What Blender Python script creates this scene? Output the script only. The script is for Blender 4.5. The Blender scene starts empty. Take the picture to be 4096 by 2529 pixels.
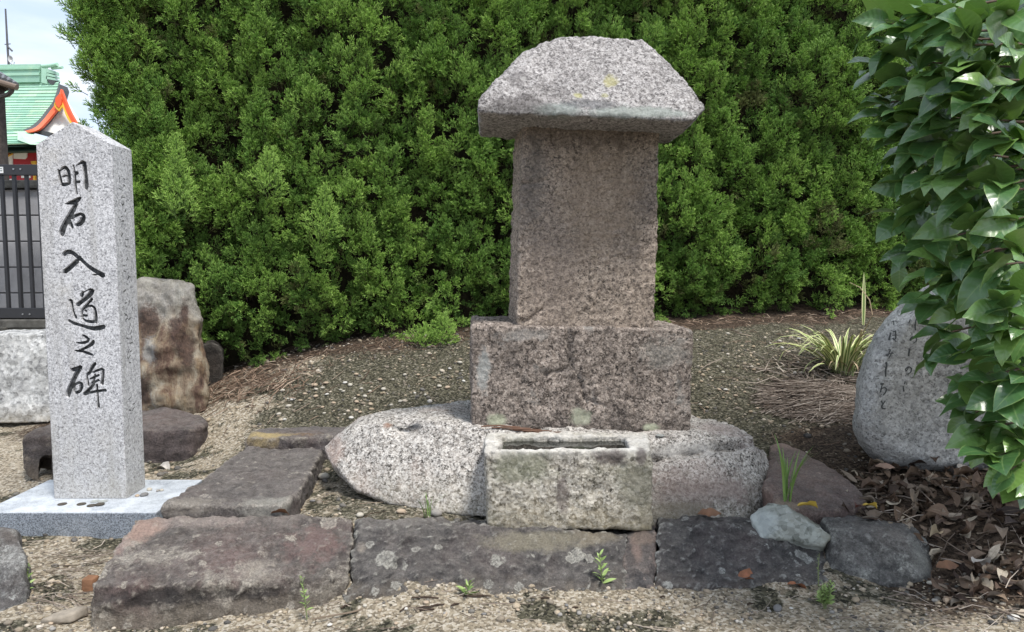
import bpy, bmesh, math, random
import numpy as np
from mathutils import Vector, Matrix, Euler, Quaternion
from mathutils.bvhtree import BVHTree

rng = np.random.default_rng(7)
random.seed(7)
R = math.radians
SC = bpy.context.scene
COL = SC.collection

# ------------------------------------------------------------------ camera, sky, sun, exposure
FPX, CX, CY, CAMH, PITCH = 2850.0, 2048.0, 1264.5, 0.75, R(4.51)
cd = bpy.data.cameras.new('camera')
cam = bpy.data.objects.new('camera', cd)
COL.objects.link(cam)
cd.sensor_width = 36.0
cd.lens = FPX / 4096 * 36
cd.clip_start = 0.05
cd.clip_end = 2000
cam.location = (0, 0, CAMH)
cam.rotation_euler = (R(90) - PITCH, 0, 0)
SC.camera = cam

SUN_EL, SUN_AZ = R(62), R(140)
w = bpy.data.worlds.new('World')
SC.world = w
w.use_nodes = True
wn, wl = w.node_tree.nodes, w.node_tree.links
wn.clear()
wo = wn.new('ShaderNodeOutputWorld')
bg = wn.new('ShaderNodeBackground')
bg.inputs['Strength'].default_value = 0.10
sky = wn.new('ShaderNodeTexSky')
sky.sky_type = 'NISHITA'
sky.sun_disc = False
sky.sun_elevation = SUN_EL
sky.sun_rotation = SUN_AZ
sky.dust_density = 2.0
tc = wn.new('ShaderNodeTexCoord')
mp = wn.new('ShaderNodeMapping')
mp.inputs['Scale'].default_value = (1.6, 1.6, 7.0)
cn = wn.new('ShaderNodeTexNoise')
cn.inputs['Scale'].default_value = 1.5
cn.inputs['Detail'].default_value = 6
cn.inputs['Roughness'].default_value = 0.55
cr = wn.new('ShaderNodeValToRGB')
cr.color_ramp.elements[0].position = 0.30
cr.color_ramp.elements[0].color = (0.66, 0.66, 0.66, 1)
cr.color_ramp.elements[1].position = 0.62
cr.color_ramp.elements[1].color = (0.97, 0.97, 0.97, 1)
cn2 = wn.new('ShaderNodeTexNoise')
cn2.inputs['Scale'].default_value = 3.0
cn2.inputs['Detail'].default_value = 5
cc = wn.new('ShaderNodeValToRGB')
cc.color_ramp.elements[0].position = 0.35
cc.color_ramp.elements[0].color = (2.6, 3.05, 3.8, 1)
cc.color_ramp.elements[1].position = 0.65
cc.color_ramp.elements[1].color = (3.7, 4.0, 4.5, 1)
mx = wn.new('ShaderNodeMixRGB')
wl.new(tc.outputs['Generated'], mp.inputs['Vector'])
wl.new(mp.outputs['Vector'], cn.inputs['Vector'])
wl.new(mp.outputs['Vector'], cn2.inputs['Vector'])
wl.new(cn.outputs['Fac'], cr.inputs['Fac'])
wl.new(cn2.outputs['Fac'], cc.inputs['Fac'])
wl.new(cr.outputs['Color'], mx.inputs['Fac'])
wl.new(sky.outputs['Color'], mx.inputs['Color1'])
wl.new(cc.outputs['Color'], mx.inputs['Color2'])
wl.new(mx.outputs['Color'], bg.inputs['Color'])
wl.new(bg.outputs['Background'], wo.inputs['Surface'])

sd = bpy.data.lights.new('sun', 'SUN')
sd.energy = 1.5
sd.angle = R(12)
sd.color = (1.0, 0.96, 0.90)
sun = bpy.data.objects.new('sun', sd)
COL.objects.link(sun)
# light comes from behind the camera, from the right
sdir = Vector((math.sin(SUN_AZ) * math.cos(SUN_EL), math.cos(SUN_AZ) * math.cos(SUN_EL), math.sin(SUN_EL)))
sun.rotation_euler = sdir.to_track_quat('Z', 'Y').to_euler()

vs = SC.view_settings
vs.view_transform = 'Standard'
vs.look = 'None'
vs.exposure = 1.58
vs.gamma = 1.0
vs.use_curve_mapping = False

# ------------------------------------------------------------------ measuring helpers
SP, CP = math.sin(PITCH), math.cos(PITCH)


def ray(px, py):
    u = (px - CX) / FPX
    v = (CY - py) / FPX
    return u, CP + v * SP, -SP + v * CP


def W(px, py, Y):
    u, dy, dz = ray(px, py)
    t = Y / dy
    return Vector((u * t, Y, CAMH + dz * t))


def G(px, py, z=0.0):
    u, dy, dz = ray(px, py)
    t = (z - CAMH) / dz
    return Vector((u * t, dy * t, z))


# ------------------------------------------------------------------ numpy noise
_tab = np.random.default_rng(3).normal(size=(512, 3))
_tab /= np.linalg.norm(_tab, axis=1)[:, None]


def perlin(P, seed=0):
    P = np.asarray(P, float)
    I = np.floor(P).astype(np.int64)
    F = P - I
    S = F * F * F * (F * (F * 6 - 15) + 10)
    out = np.zeros(len(P))
    for dx in (0, 1):
        for dy in (0, 1):
            for dz in (0, 1):
                h = ((I[:, 0] + dx) * 73856093) ^ ((I[:, 1] + dy) * 19349663) ^ ((I[:, 2] + dz) * 83492791) ^ (seed * 2654435)
                g = _tab[(h ^ (h >> 9)) & 511]
                d = F - np.array([dx, dy, dz])
                wx = S[:, 0] if dx else 1 - S[:, 0]
                wy = S[:, 1] if dy else 1 - S[:, 1]
                wz = S[:, 2] if dz else 1 - S[:, 2]
                out += (g * d).sum(1) * wx * wy * wz
    return out


def fbm(P, octs=4, seed=0, gain=0.5):
    P = np.asarray(P, float)
    a, o = 1.0, np.zeros(len(P))
    for k in range(octs):
        o += a * perlin(P * 2 ** k, seed + k * 17)
        a *= gain
    return o


# ------------------------------------------------------------------ object helpers
def tag(o, label=None, cat=None, group=None, kind=None):
    if label:
        o['label'] = label
    if cat:
        o['category'] = cat
    if group:
        o['group'] = group
    if kind:
        o['kind'] = kind
    return o


def empty(name, loc, label=None, cat=None, group=None):
    o = bpy.data.objects.new(name, None)
    o.empty_display_size = 0.05
    COL.objects.link(o)
    o.location = loc
    return tag(o, label, cat, group)


def link(name, me, parent=None, loc=None, m=None):
    o = bpy.data.objects.new(name, me)
    COL.objects.link(o)
    if parent is not None:
        o.parent = parent
    if loc is not None:
        o.location = loc
    if m is not None and not me.materials:
        me.materials.append(m)
    return o


def mesh(name, verts, faces, smooth=True):
    me = bpy.data.meshes.new(name)
    me.from_pydata([tuple(v) for v in verts], [], [tuple(f) for f in faces])
    me.update()
    if smooth:
        me.polygons.foreach_set('use_smooth', [True] * len(me.polygons))
    return me


def attr(me, name, vals, kind='FLOAT', dom='POINT'):
    a = me.attributes.new(name, kind, dom)
    vals = np.asarray(vals)
    if kind == 'FLOAT':
        a.data.foreach_set('value', vals.astype(np.float32))
    elif kind == 'INT':
        a.data.foreach_set('value', vals.astype(np.int32))
    elif kind == 'FLOAT_VECTOR':
        a.data.foreach_set('vector', vals.astype(np.float32).ravel())
    elif kind == 'FLOAT_COLOR':
        a.data.foreach_set('color', vals.astype(np.float32).ravel())


class MB:
    """collects shapes in world space, gives one mesh object"""

    def __init__(s):
        s.v, s.f, s.at = [], [], []

    def add(s, vs, fs, a=None):
        n = len(s.v)
        s.v += [Vector(v) for v in vs]
        s.f += [tuple(i + n for i in f) for f in fs]
        s.at += list(a) if a is not None else [0.0] * len(vs)

    def box(s, lo, hi, M=None):
        x0, y0, z0 = lo
        x1, y1, z1 = hi
        vs = [Vector(p) for p in ((x0, y0, z0), (x1, y0, z0), (x1, y1, z0), (x0, y1, z0), (x0, y0, z1), (x1, y0, z1), (x1, y1, z1), (x0, y1, z1))]
        if M is not None:
            vs = [M @ v for v in vs]
        s.add(vs, [(0, 3, 2, 1), (4, 5, 6, 7), (0, 1, 5, 4), (1, 2, 6, 5), (2, 3, 7, 6), (3, 0, 4, 7)])

    def tube(s, pts, rads, n=6, tip=None):
        pts = [Vector(p) for p in pts]
        if not hasattr(rads, '__len__'):
            rads = [rads] * len(pts)
        vs, fs, at = [], [], []
        for i, p in enumerate(pts):
            d = (pts[min(i + 1, len(pts) - 1)] - pts[max(i - 1, 0)]).normalized()
            a = d.orthogonal().normalized() if i == 0 else (a - d * a.dot(d)).normalized()
            b = d.cross(a)
            for k in range(n):
                t = 2 * math.pi * k / n
                vs.append(p + (a * math.cos(t) + b * math.sin(t)) * rads[i])
                at.append(0 if tip is None else tip[i])
        for i in range(len(pts) - 1):
            for k in range(n):
                fs.append((i * n + k, i * n + (k + 1) % n, (i + 1) * n + (k + 1) % n, (i + 1) * n + k))
        fs.append(tuple(range(n - 1, -1, -1)))
        fs.append(tuple((len(pts) - 1) * n + k for k in range(n)))
        s.add(vs, fs, at)

    def prism(s, pts, off):
        """polygon (list of points) extruded by vector off"""
        pts = [Vector(p) for p in pts]
        off = Vector(off)
        n = len(pts)
        s.add(pts + [p + off for p in pts],
              [tuple(range(n)), tuple(range(2 * n - 1, n - 1, -1))] + [(i, i + n, (i + 1) % n + n, (i + 1) % n) for i in range(n)])

    def build(s, name, m, parent=None, org=None, smooth=False, an=None, bevel=0):
        V_ = s.v
        if org is None:
            org = Vector((0, 0, 0)) if parent is not None else base_of(V_)
        else:
            org = Vector(org)
        sub = org if parent is None else org
        if parent is not None:
            sub = parent_world(parent) + org
        me = mesh(name, [v - sub for v in V_], s.f, smooth)
        bm = bmesh.new()
        bm.from_mesh(me)
        bmesh.ops.recalc_face_normals(bm, faces=bm.faces)
        if bevel:
            bmesh.ops.bevel(bm, geom=[e for e in bm.edges], offset=bevel, segments=2, affect='EDGES', profile=0.6)
        bm.to_mesh(me)
        bm.free()
        if an:
            attr(me, an, s.at)
        return link(name, me, parent, org, m)


def parent_world(o):
    p = Vector((0, 0, 0))
    while o is not None:
        p += o.location
        o = o.parent
    return p


def base_of(vs):
    a = np.array([tuple(v) for v in vs])
    lo, hi = a.min(0), a.max(0)
    return Vector(((lo[0] + hi[0]) / 2, (lo[1] + hi[1]) / 2, lo[2]))


# ------------------------------------------------------------------ materials
class Mat:
    def __init__(s, name, rough=0.85, spec=0.35):
        s.m = bpy.data.materials.new(name)
        s.m.use_nodes = True
        s.nt = s.m.node_tree
        s.N, s.L = s.nt.nodes, s.nt.links
        s.b = s.N['Principled BSDF']
        s.b.inputs['Roughness'].default_value = rough
        s.b.inputs['Specular IOR Level'].default_value = spec
        s._c = None

    def put(s, sock, v):
        if isinstance(v, bpy.types.NodeSocket):
            s.L.new(v, sock)
        elif v is not None:
            if sock.type == 'RGBA' and len(v) == 3:
                v = (*v, 1)
            sock.default_value = v

    @property
    def co(s):
        if s._c is None:
            s._c = s.N.new('ShaderNodeTexCoord')
        return s._c.outputs['Object']

    def noise(s, scale, detail=4, rough=0.55, vec=None, dist=0.0, out='Fac'):
        n = s.N.new('ShaderNodeTexNoise')
        n.inputs['Scale'].default_value = scale
        n.inputs['Detail'].default_value = detail
        n.inputs['Roughness'].default_value = rough
        n.inputs['Distortion'].default_value = dist
        s.put(n.inputs['Vector'], vec or s.co)
        return n.outputs[out]

    def vor(s, scale, out='Color', vec=None, feature='F1', rnd=1.0):
        n = s.N.new('ShaderNodeTexVoronoi')
        n.feature = feature
        n.inputs['Scale'].default_value = scale
        n.inputs['Randomness'].default_value = rnd
        s.put(n.inputs['Vector'], vec or s.co)
        return n.outputs[out]

    def ramp(s, fac, stops, interp='LINEAR'):
        n = s.N.new('ShaderNodeValToRGB')
        cr = n.color_ramp
        cr.interpolation = interp
        while len(cr.elements) < len(stops):
            cr.elements.new(0.5)
        for e, (p, c) in zip(cr.elements, stops):
            e.position = p
            if not hasattr(c, '__len__'):
                c = (c, c, c)
            e.color = (*c[:3], 1)
        s.put(n.inputs['Fac'], fac)
        return n.outputs['Color']

    def mix(s, fac, a, b, blend='MIX'):
        n = s.N.new('ShaderNodeMixRGB')
        n.blend_type = blend
        s.put(n.inputs['Fac'], fac)
        s.put(n.inputs['Color1'], a)
        s.put(n.inputs['Color2'], b)
        return n.outputs['Color']

    def math(s, op, a, b=None, clamp=False):
        n = s.N.new('ShaderNodeMath')
        n.operation = op
        n.use_clamp = clamp
        s.put(n.inputs[0], a)
        if b is not None:
            s.put(n.inputs[1], b)
        return n.outputs[0]

    def vmap(s, scale=(1, 1, 1), loc=(0, 0, 0), rot=(0, 0, 0), vec=None):
        n = s.N.new('ShaderNodeMapping')
        n.inputs['Scale'].default_value = scale
        n.inputs['Location'].default_value = loc
        n.inputs['Rotation'].default_value = rot
        s.put(n.inputs['Vector'], vec or s.co)
        return n.outputs['Vector']

    def sep(s, vec=None, k='Z'):
        n = s.N.new('ShaderNodeSeparateXYZ')
        s.put(n.inputs[0], vec or s.co)
        return n.outputs[k]

    def attr(s, name, kind='GEOMETRY', out='Fac'):
        n = s.N.new('ShaderNodeAttribute')
        n.attribute_type = kind
        n.attribute_name = name
        return n.outputs[out]

    def objrand(s):
        return s.N.new('ShaderNodeObjectInfo').outputs['Random']

    def spot(s, c, r, warp=0.6, wscale=24, soft=0.45):
        """irregular round patch round a local point: 1 inside, 0 outside"""
        v = s.vmap((1 / r[0], 1 / r[1], 1 / r[2]), (-c[0] / r[0], -c[1] / r[1], -c[2] / r[2]))
        n = s.N.new('ShaderNodeVectorMath')
        n.operation = 'LENGTH'
        s.put(n.inputs[0], v)
        d = s.math('ADD', n.outputs['Value'], s.math('MULTIPLY', s.math('SUBTRACT', s.noise(wscale, 8, 0.75), 0.5), 2.6 * warp))
        return s.ramp(d, [(1 - soft, 1), (1.0, 0)]) if soft < 1 else d

    def bump(s, h, strength=0.5, dist=0.01, normal=None):
        n = s.N.new('ShaderNodeBump')
        n.inputs['Strength'].default_value = strength
        n.inputs['Distance'].default_value = dist
        s.put(n.inputs['Height'], h)
        s.put(n.inputs['Normal'], normal)
        return n.outputs['Normal']

    def fin(s, col=None, normal=None, rough=None):
        s.put(s.b.inputs['Base Color'], col)
        s.put(s.b.inputs['Normal'], normal)
        s.put(s.b.inputs['Roughness'], rough)
        return s.m


def plain(name, col, rough=0.6, spec=0.4, var=0.12, nscale=8, bump=0.0, bscale=60, metal=0.0):
    m = Mat(name, rough, spec)
    m.b.inputs['Metallic'].default_value = metal
    n = m.noise(nscale, 5, 0.6)
    c = m.ramp(n, [(0.3, [x * (1 - var) for x in col]), (0.7, [min(1, x * (1 + var)) for x in col])])
    nrm = m.bump(m.noise(bscale, 4, 0.6), bump, 0.004) if bump else None
    return m.fin(c, nrm)


def granite(name, lo, mid, hi, scale=190, f_lo=0.25, f_hi=0.7, patches=(), spots=(), rough=0.85, bump=0.6, bs=110, tone=(0.8, 1.15), zst=(), fine=True, streak=None):
    """speckled stone. patches: (noise scale, from, to, colour, amount); spots: (local centre, radii, colour, amount, warp); zst: (z0, z1, colour, amount)"""
    m = Mat(name, rough, 0.3)
    v = m.sep(m.vor(scale), 'X')
    base = m.ramp(v, [(f_lo * 0.7, lo), (f_lo, mid), (f_hi, mid), (min(1, f_hi + 0.12), hi)])
    if fine:
        v2 = m.sep(m.vor(scale * 0.45), 'Y')
        base = m.mix(0.45, base, m.ramp(v2, [(0.1, lo), (0.4, mid), (0.9, hi)]))
    n = m.noise(7, 5, 0.65)
    base = m.mix(1.0, base, m.ramp(n, [(0.3, tone[0]), (0.7, tone[1])]), 'MULTIPLY')
    for k, (sc, a, b, c, amt) in enumerate(patches):
        nn = m.noise(sc, 8, 0.68, vec=m.vmap(loc=(3.1 * k + 1, 1.7 * k, 5.3 * k)))
        f = m.math('MULTIPLY', m.ramp(nn, [(a, 0), (b, 1)]), amt)
        base = m.mix(f, base, c)
    if streak:
        sn = m.noise(1.0, 7, 0.7, vec=m.vmap((26, 26, 1.6), (2, 3, 4)))
        base = m.mix(m.math('MULTIPLY', m.ramp(sn, [(0.5, 0), (0.68, 1)]), streak[1]), base, streak[0])
    for z0, z1, c, amt in zst:
        mr = m.N.new('ShaderNodeMapRange')
        mr.inputs['From Min'].default_value = z0
        mr.inputs['From Max'].default_value = z1
        m.put(mr.inputs['Value'], m.sep())
        f = m.math('MULTIPLY', m.math('MULTIPLY', mr.outputs[0], m.ramp(m.noise(14, 6, 0.7), [(0.3, 0.25), (0.6, 1)])), amt)
        base = m.mix(f, base, c)
    for c, r, colr, amt, warp in spots:
        f = m.math('MULTIPLY', m.spot(c, r, warp), amt)
        base = m.mix(f, base, colr)
    h = m.math('ADD', m.noise(bs, 5, 0.7), m.math('MULTIPLY', v, 0.5))
    nrm = m.bump(h, bump, 0.006)
    return m.fin(base, nrm)


def weathered(name, base_lo, base_hi, rust, pale, spots=(), circ=True, rust_amt=0.6, pale_rng=(0.58, 0.7), cs=16, zst=(), pale2=None, circ_thr=0.8):
    """dark kerb stone: streaky body, reddish zones, pale crust, round lichens"""
    m = Mat(name, 0.82, 0.35)
    n = m.noise(22, 8, 0.7)
    base = m.ramp(n, [(0.3, base_lo), (0.7, base_hi)])
    nr = m.noise(4.5, 6, 0.6, vec=m.vmap(loc=(2, 5, 1)))
    base = m.mix(m.math('MULTIPLY', m.ramp(nr, [(0.5, 0), (0.68, 1)]), rust_amt), base, m.mix(m.noise(60, 4, 0.7), rust, [x * 0.6 for x in rust]))
    npl = m.noise(8, 9, 0.72, vec=m.vmap(loc=(9, 2, 7)))
    grit = m.sep(m.vor(260), 'X')
    palec = m.ramp(grit, [(0.1, [x * 0.55 for x in pale]), (0.6, pale)])
    base = m.mix(m.ramp(npl, [(pale_rng[0], 0), (pale_rng[1], 0.85)]), base, palec)
    base = m.mix(m.math('MULTIPLY', m.ramp(m.noise(170, 3, 0.8), [(0.66, 0), (0.74, 1)]), 0.5), base, [x * 0.8 for x in pale])
    base = m.mix(1.0, base, m.ramp(m.noise(120, 7, 0.85), [(0.32, 0.45), (0.68, 1.55)]), 'MULTIPLY')
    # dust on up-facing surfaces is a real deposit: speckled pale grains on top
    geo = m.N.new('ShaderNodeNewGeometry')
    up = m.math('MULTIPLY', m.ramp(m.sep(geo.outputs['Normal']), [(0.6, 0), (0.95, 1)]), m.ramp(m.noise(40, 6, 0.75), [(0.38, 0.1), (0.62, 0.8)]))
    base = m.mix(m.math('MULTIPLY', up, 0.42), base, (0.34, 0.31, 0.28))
    for z0, z1, c, amt in zst:
        mr = m.N.new('ShaderNodeMapRange')
        mr.inputs['From Min'].default_value = z0
        mr.inputs['From Max'].default_value = z1
        m.put(mr.inputs['Value'], m.math('ADD', m.sep(), m.math('MULTIPLY', m.math('SUBTRACT', m.noise(9, 5, 0.6), 0.5), 0.09)))
        base = m.mix(m.math('MULTIPLY', mr.outputs[0], amt), base, m.ramp(m.noise(70, 6, 0.7), [(0.3, [x * 0.5 for x in c]), (0.7, c)]))
    if circ:
        wv = m.noise(70, 7, 0.8, out='Color')
        wv2 = m.N.new('ShaderNodeVectorMath')
        wv2.operation = 'MULTIPLY_ADD'
        m.put(wv2.inputs[0], wv)
        wv2.inputs[1].default_value = (0.024, 0.024, 0.024)
        m.put(wv2.inputs[2], m.co)
        for sc, thr, rad in ((cs, circ_thr, 0.30), (cs * 2.3, circ_thr + 0.06, 0.30)):
            d = m.vor(sc, 'Distance', vec=wv2.outputs[0])
            g = m.sep(m.vor(sc, 'Color', vec=wv2.outputs[0]), 'Y')
            f = m.math('MULTIPLY', m.ramp(d, [(0, 0.75), (rad * 0.6, 0.5), (rad * 0.9, 1), (rad, 0)]), m.math('GREATER_THAN', g, thr))
            base = m.mix(f, base, palec)
    for c, r, colr, amt, warp in spots:
        f = m.math('MULTIPLY', m.spot(c, r, warp), amt)
        base = m.mix(f, base, m.mix(m.noise(90, 4, 0.7), colr, [x * 0.6 for x in colr]))
    wear = m.math('ADD', geo.outputs['Pointiness'], m.math('MULTIPLY', m.math('SUBTRACT', m.noise(30, 7, 0.8), 0.5), 0.10))
    base = m.mix(m.ramp(wear, [(0.52, 0), (0.57, 0.7)]), base, palec)
    base = m.mix(1.0, base, m.ramp(m.noise(210, 5, 0.85), [(0.3, 0.55), (0.7, 1.45)]), 'MULTIPLY')
    h = m.math('ADD', m.noise(48, 9, 0.8), m.math('MULTIPLY', m.noise(190, 5, 0.7), 0.5))
    return m.fin(base, m.bump(h, 1.0, 0.011))


# ------------------------------------------------------------------ rock builder
def np_mesh(me):
    n = len(me.vertices)
    v = np.empty(n * 3)
    me.vertices.foreach_get('co', v)
    return v.reshape(n, 3)


def normals(me):
    n = np.empty(len(me.vertices) * 3, np.float32)
    me.vertex_normals.foreach_get('vector', n)
    return n.reshape(-1, 3).astype(float)


BV = {}


def hull_bm(pts):
    bm = bmesh.new()
    for p in pts:
        bm.verts.new(p)
    r = bmesh.ops.convex_hull(bm, input=bm.verts)
    dead = [g for g in set(r['geom_interior'] + r['geom_unused']) if isinstance(g, bmesh.types.BMVert) and g.is_valid]
    bmesh.ops.delete(bm, geom=dead, context='VERTS')
    bmesh.ops.recalc_face_normals(bm, faces=bm.faces)
    return bm


def raw_mesh(hulls):
    me = bpy.data.meshes.new('raw')
    bmj = bmesh.new()
    for h in hulls:
        b = hull_bm(h)
        t = bpy.data.meshes.new('t')
        b.to_mesh(t)
        b.free()
        bmj.from_mesh(t)
        bpy.data.meshes.remove(t)
    bmj.to_mesh(me)
    bmj.free()
    return me


def evaluated(ob):
    dg = bpy.context.evaluated_depsgraph_get()
    return bpy.data.meshes.new_from_object(ob.evaluated_get(dg), depsgraph=dg)


def rock(name, hulls, voxel=0.007, smooth=5, disp=((9, 0.008), (30, 0.004), (90, 0.0015)), seed=0, cuts=None, parent=None, label=None, cat=None, group=None, strata=None, edit=None, facet=None):
    me = raw_mesh(hulls)
    tmp = bpy.data.objects.new('tmp', me)
    COL.objects.link(tmp)
    ctmp = None
    md = tmp.modifiers.new('r', 'REMESH')
    md.mode = 'VOXEL'
    md.voxel_size = voxel
    if cuts:
        cme = raw_mesh(cuts)
        ctmp = bpy.data.objects.new('cut', cme)
        COL.objects.link(ctmp)
        b = tmp.modifiers.new('b', 'BOOLEAN')
        b.operation = 'DIFFERENCE'
        b.object = ctmp
        b.solver = 'EXACT'
        md2 = tmp.modifiers.new('r2', 'REMESH')
        md2.mode = 'VOXEL'
        md2.voxel_size = voxel
    bpy.context.view_layer.update()
    out = evaluated(tmp)
    bpy.data.objects.remove(tmp)
    if ctmp:
        bpy.data.objects.remove(ctmp)
    v = np_mesh(out)
    e = np.empty(len(out.edges) * 2, np.int32)
    out.edges.foreach_get('vertices', e)
    e = e.reshape(-1, 2)
    n = len(v)
    deg = np.bincount(e.ravel(), minlength=n).clip(1)[:, None]
    for _ in range(smooth):
        acc = np.zeros_like(v)
        for k in range(3):
            acc[:, k] = np.bincount(e[:, 0], v[e[:, 1], k], n) + np.bincount(e[:, 1], v[e[:, 0], k], n)
        v = 0.4 * v + 0.6 * acc / deg
    out.vertices.foreach_set('co', v.ravel())
    out.update()
    nrm = normals(out)
    d = np.zeros(n)
    for k, (fq, am) in enumerate(disp):
        d += am * 1.6 * perlin(v * fq + 3.7 * k, seed + k)
        d += am * 0.8 * perlin(v * fq * 1.9 + 7.7 * k, seed + k + 50)
    if facet:
        fq, am = facet
        q = v + 0.03 * np.c_[perlin(v * 7, seed + 70), perlin(v * 7, seed + 71), perlin(v * 7, seed + 72)]
        d -= am * (np.abs(perlin(q * fq, seed + 73)) * 2.2 - 0.4) + am * 0.6 * (np.abs(perlin(q * fq * 2.3, seed + 74)) * 2.2 - 0.4)
    if strata:
        fq, am, ax = strata
        q = v * 6
        t = v @ np.array(ax) * fq + 0.9 * fbm(q, 3, seed + 9)
        d += am * (np.abs((t % 1.0) - 0.5) * 2 - 0.5)
    v = v + nrm * d[:, None]
    if edit:
        v = edit(v, nrm)
    org = base_of(v) if parent is None else Vector((0, 0, 0))
    sub = org if parent is None else parent_world(parent)
    BV[name] = None
    out.vertices.foreach_set('co', (v - np.array(sub)).ravel())
    out.update()
    out.polygons.foreach_set('use_smooth', [True] * len(out.polygons))
    out.name = name
    o = link(name, out, parent, org)
    o['_bv'] = 0
    del o['_bv']
    tag(o, label, cat, group)
    return o


def bvh(o):
    me = o.data
    off = parent_world(o)
    return BVHTree.FromPolygons([v.co + off for v in me.vertices], [p.vertices[:] for p in me.polygons])


def back(pts, depth, a=0.0, dz=0.0):
    d = Vector((-math.sin(R(a)), math.cos(R(a)), 0)) * depth
    return [p + d + Vector((0, 0, dz)) for p in pts]


def WS(lst):
    return [W(*p) for p in lst]


def rel(o, px, py, Y):
    return W(px, py, Y) - parent_world(o)

# ------------------------------------------------------------------ the ground
gp = []
for px, py in ((330, 2540), (620, 2530), (900, 2510), (1200, 2470)):
    gp.append(G(px, py, -0.016))
for px, py in ((60, 2520), (1400, 2424), (2000, 2408), (2600, 2352), (3250, 2345), (600, 2172), (250, 2180), (20, 2000), (100, 1850), (2048, 3000), (500, 3000), (3600, 3000)):
    gp.append(G(px, py, 0.0))
for px, py, z in ((3570, 2345, -0.005), (3750, 2320, 0.005), (3600, 2420, 0.0), (4050, 2450, 0.02), (20, 1705, 0.02), (1250, 1985, 0.07), (1600, 2060, 0.085), (1060, 2070, 0.07)):
    gp.append(G(px, py, z))
for p in ((3420, 1750, 2.25), (3500, 2000, 1.85), (3800, 1960, 1.88), (3850, 2180, 1.68), (4000, 2090, 1.72), (1000, 1700, 2.6), (620, 1900, 2.3),
          (1300, 1600, 2.7), (1700, 1500, 2.85), (1500, 1420, 3.0), (1850, 1370, 3.12), (700, 1862, 2.43), (590, 1868, 2.42), (1000, 1530, 2.9), (820, 1585, 2.85), (2850, 1480, 2.8),
          (2800, 1285, 3.45), (3400, 1255, 3.6), (3250, 1500, 2.75), (3150, 1680, 2.4), (3300, 1850, 2.1), (3900, 1500, 2.75), (4000, 1800, 2.15)):
    gp.append(W(*p))
for x, y, z in ((-3.2, 5.2, 0.19), (-4.5, 5.2, 0.17), (-1.9, 4.0, 0.12), (-3, 3.6, 0.05), (-3.5, 1.5, 0), (3.5, 1.2, 0.05), (3.5, 4.4, 0.5), (0, 5.0, 0.42),
                (1.0, 1.95, 0.12), (-0.3, 1.9, 0.09), (0.3, 2.1, 0.10), (0, 0, 0), (3, 0, 0), (-3, 0, 0), (2.2, 2.6, 0.33), (3.5, 6, 0.45), (-3, 7, 0.2), (0, 7, 0.3)):
    gp.append(Vector((x, y, z)))
gp = np.array([tuple(p) for p in gp])


def _tps(r2):
    return np.where(r2 > 0, 0.5 * r2 * np.log(r2 + 1e-12), 0)


_n = len(gp)
_A = np.zeros((_n + 3, _n + 3))
_d2 = ((gp[:, None, :2] - gp[None, :, :2]) ** 2).sum(2)
_A[:_n, :_n] = _tps(_d2) + np.eye(_n) * 0.004
_A[:_n, _n:] = np.c_[np.ones(_n), gp[:, :2]]
_A[_n:, :_n] = _A[:_n, _n:].T
_sol = np.linalg.solve(_A, np.r_[gp[:, 2], np.zeros(3)])


def ground_z(xy, rough=True):
    xy = np.atleast_2d(np.asarray(xy, float))
    cl = xy.copy()
    cl[:, 0] = cl[:, 0].clip(-4.5, 3.6)
    cl[:, 1] = cl[:, 1].clip(0, 7)
    z = np.zeros(len(cl))
    for i in range(0, len(cl), 20000):
        c = cl[i:i + 20000]
        d2 = ((c[:, None] - gp[None, :, :2]) ** 2).sum(2)
        z[i:i + 20000] = _tps(d2) @ _sol[:_n] + np.c_[np.ones(len(c)), c] @ _sol[_n:]
    dist = np.hypot(xy[:, 0] - cl[:, 0], xy[:, 1] - cl[:, 1])
    k = 1 / (1 + (dist / 4) ** 2)
    z = z * k
    if rough:
        P = np.c_[xy, np.zeros(len(xy))]
        z = z + (0.010 * fbm(P * 3.3, 3, 5) + 0.006 * fbm(P * 19, 3, 8) + 0.0025 * perlin(P * 75, 2)) * (dist < 1)
    return z


def gz(x, y):
    return float(ground_z([(x, y)])[0])


def on_ground(px, py, dz=0.0):
    """where the sight line through a pixel meets the ground"""
    u, dy, dz_ = ray(px, py)
    ts = np.linspace(0.9, 6, 700)
    xy = np.c_[u * ts, dy * ts]
    z = ground_z(xy)
    zr = CAMH + dz_ * ts
    i = int(np.argmax(zr < z))
    t = ts[i]
    return Vector((u * t, dy * t, float(z[i]) + dz))


def axis(fine_lo, fine_hi, step, far):
    f = list(np.arange(fine_lo, fine_hi + 1e-6, step))
    g, s = [], step
    x = fine_hi
    while x < far:
        s *= 1.35
        x += s
        g.append(x)
    h, s = [], step
    x = fine_lo
    while x > -far:
        s *= 1.35
        x -= s
        h.append(x)
    return np.array(h[::-1] + f + g)


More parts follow.
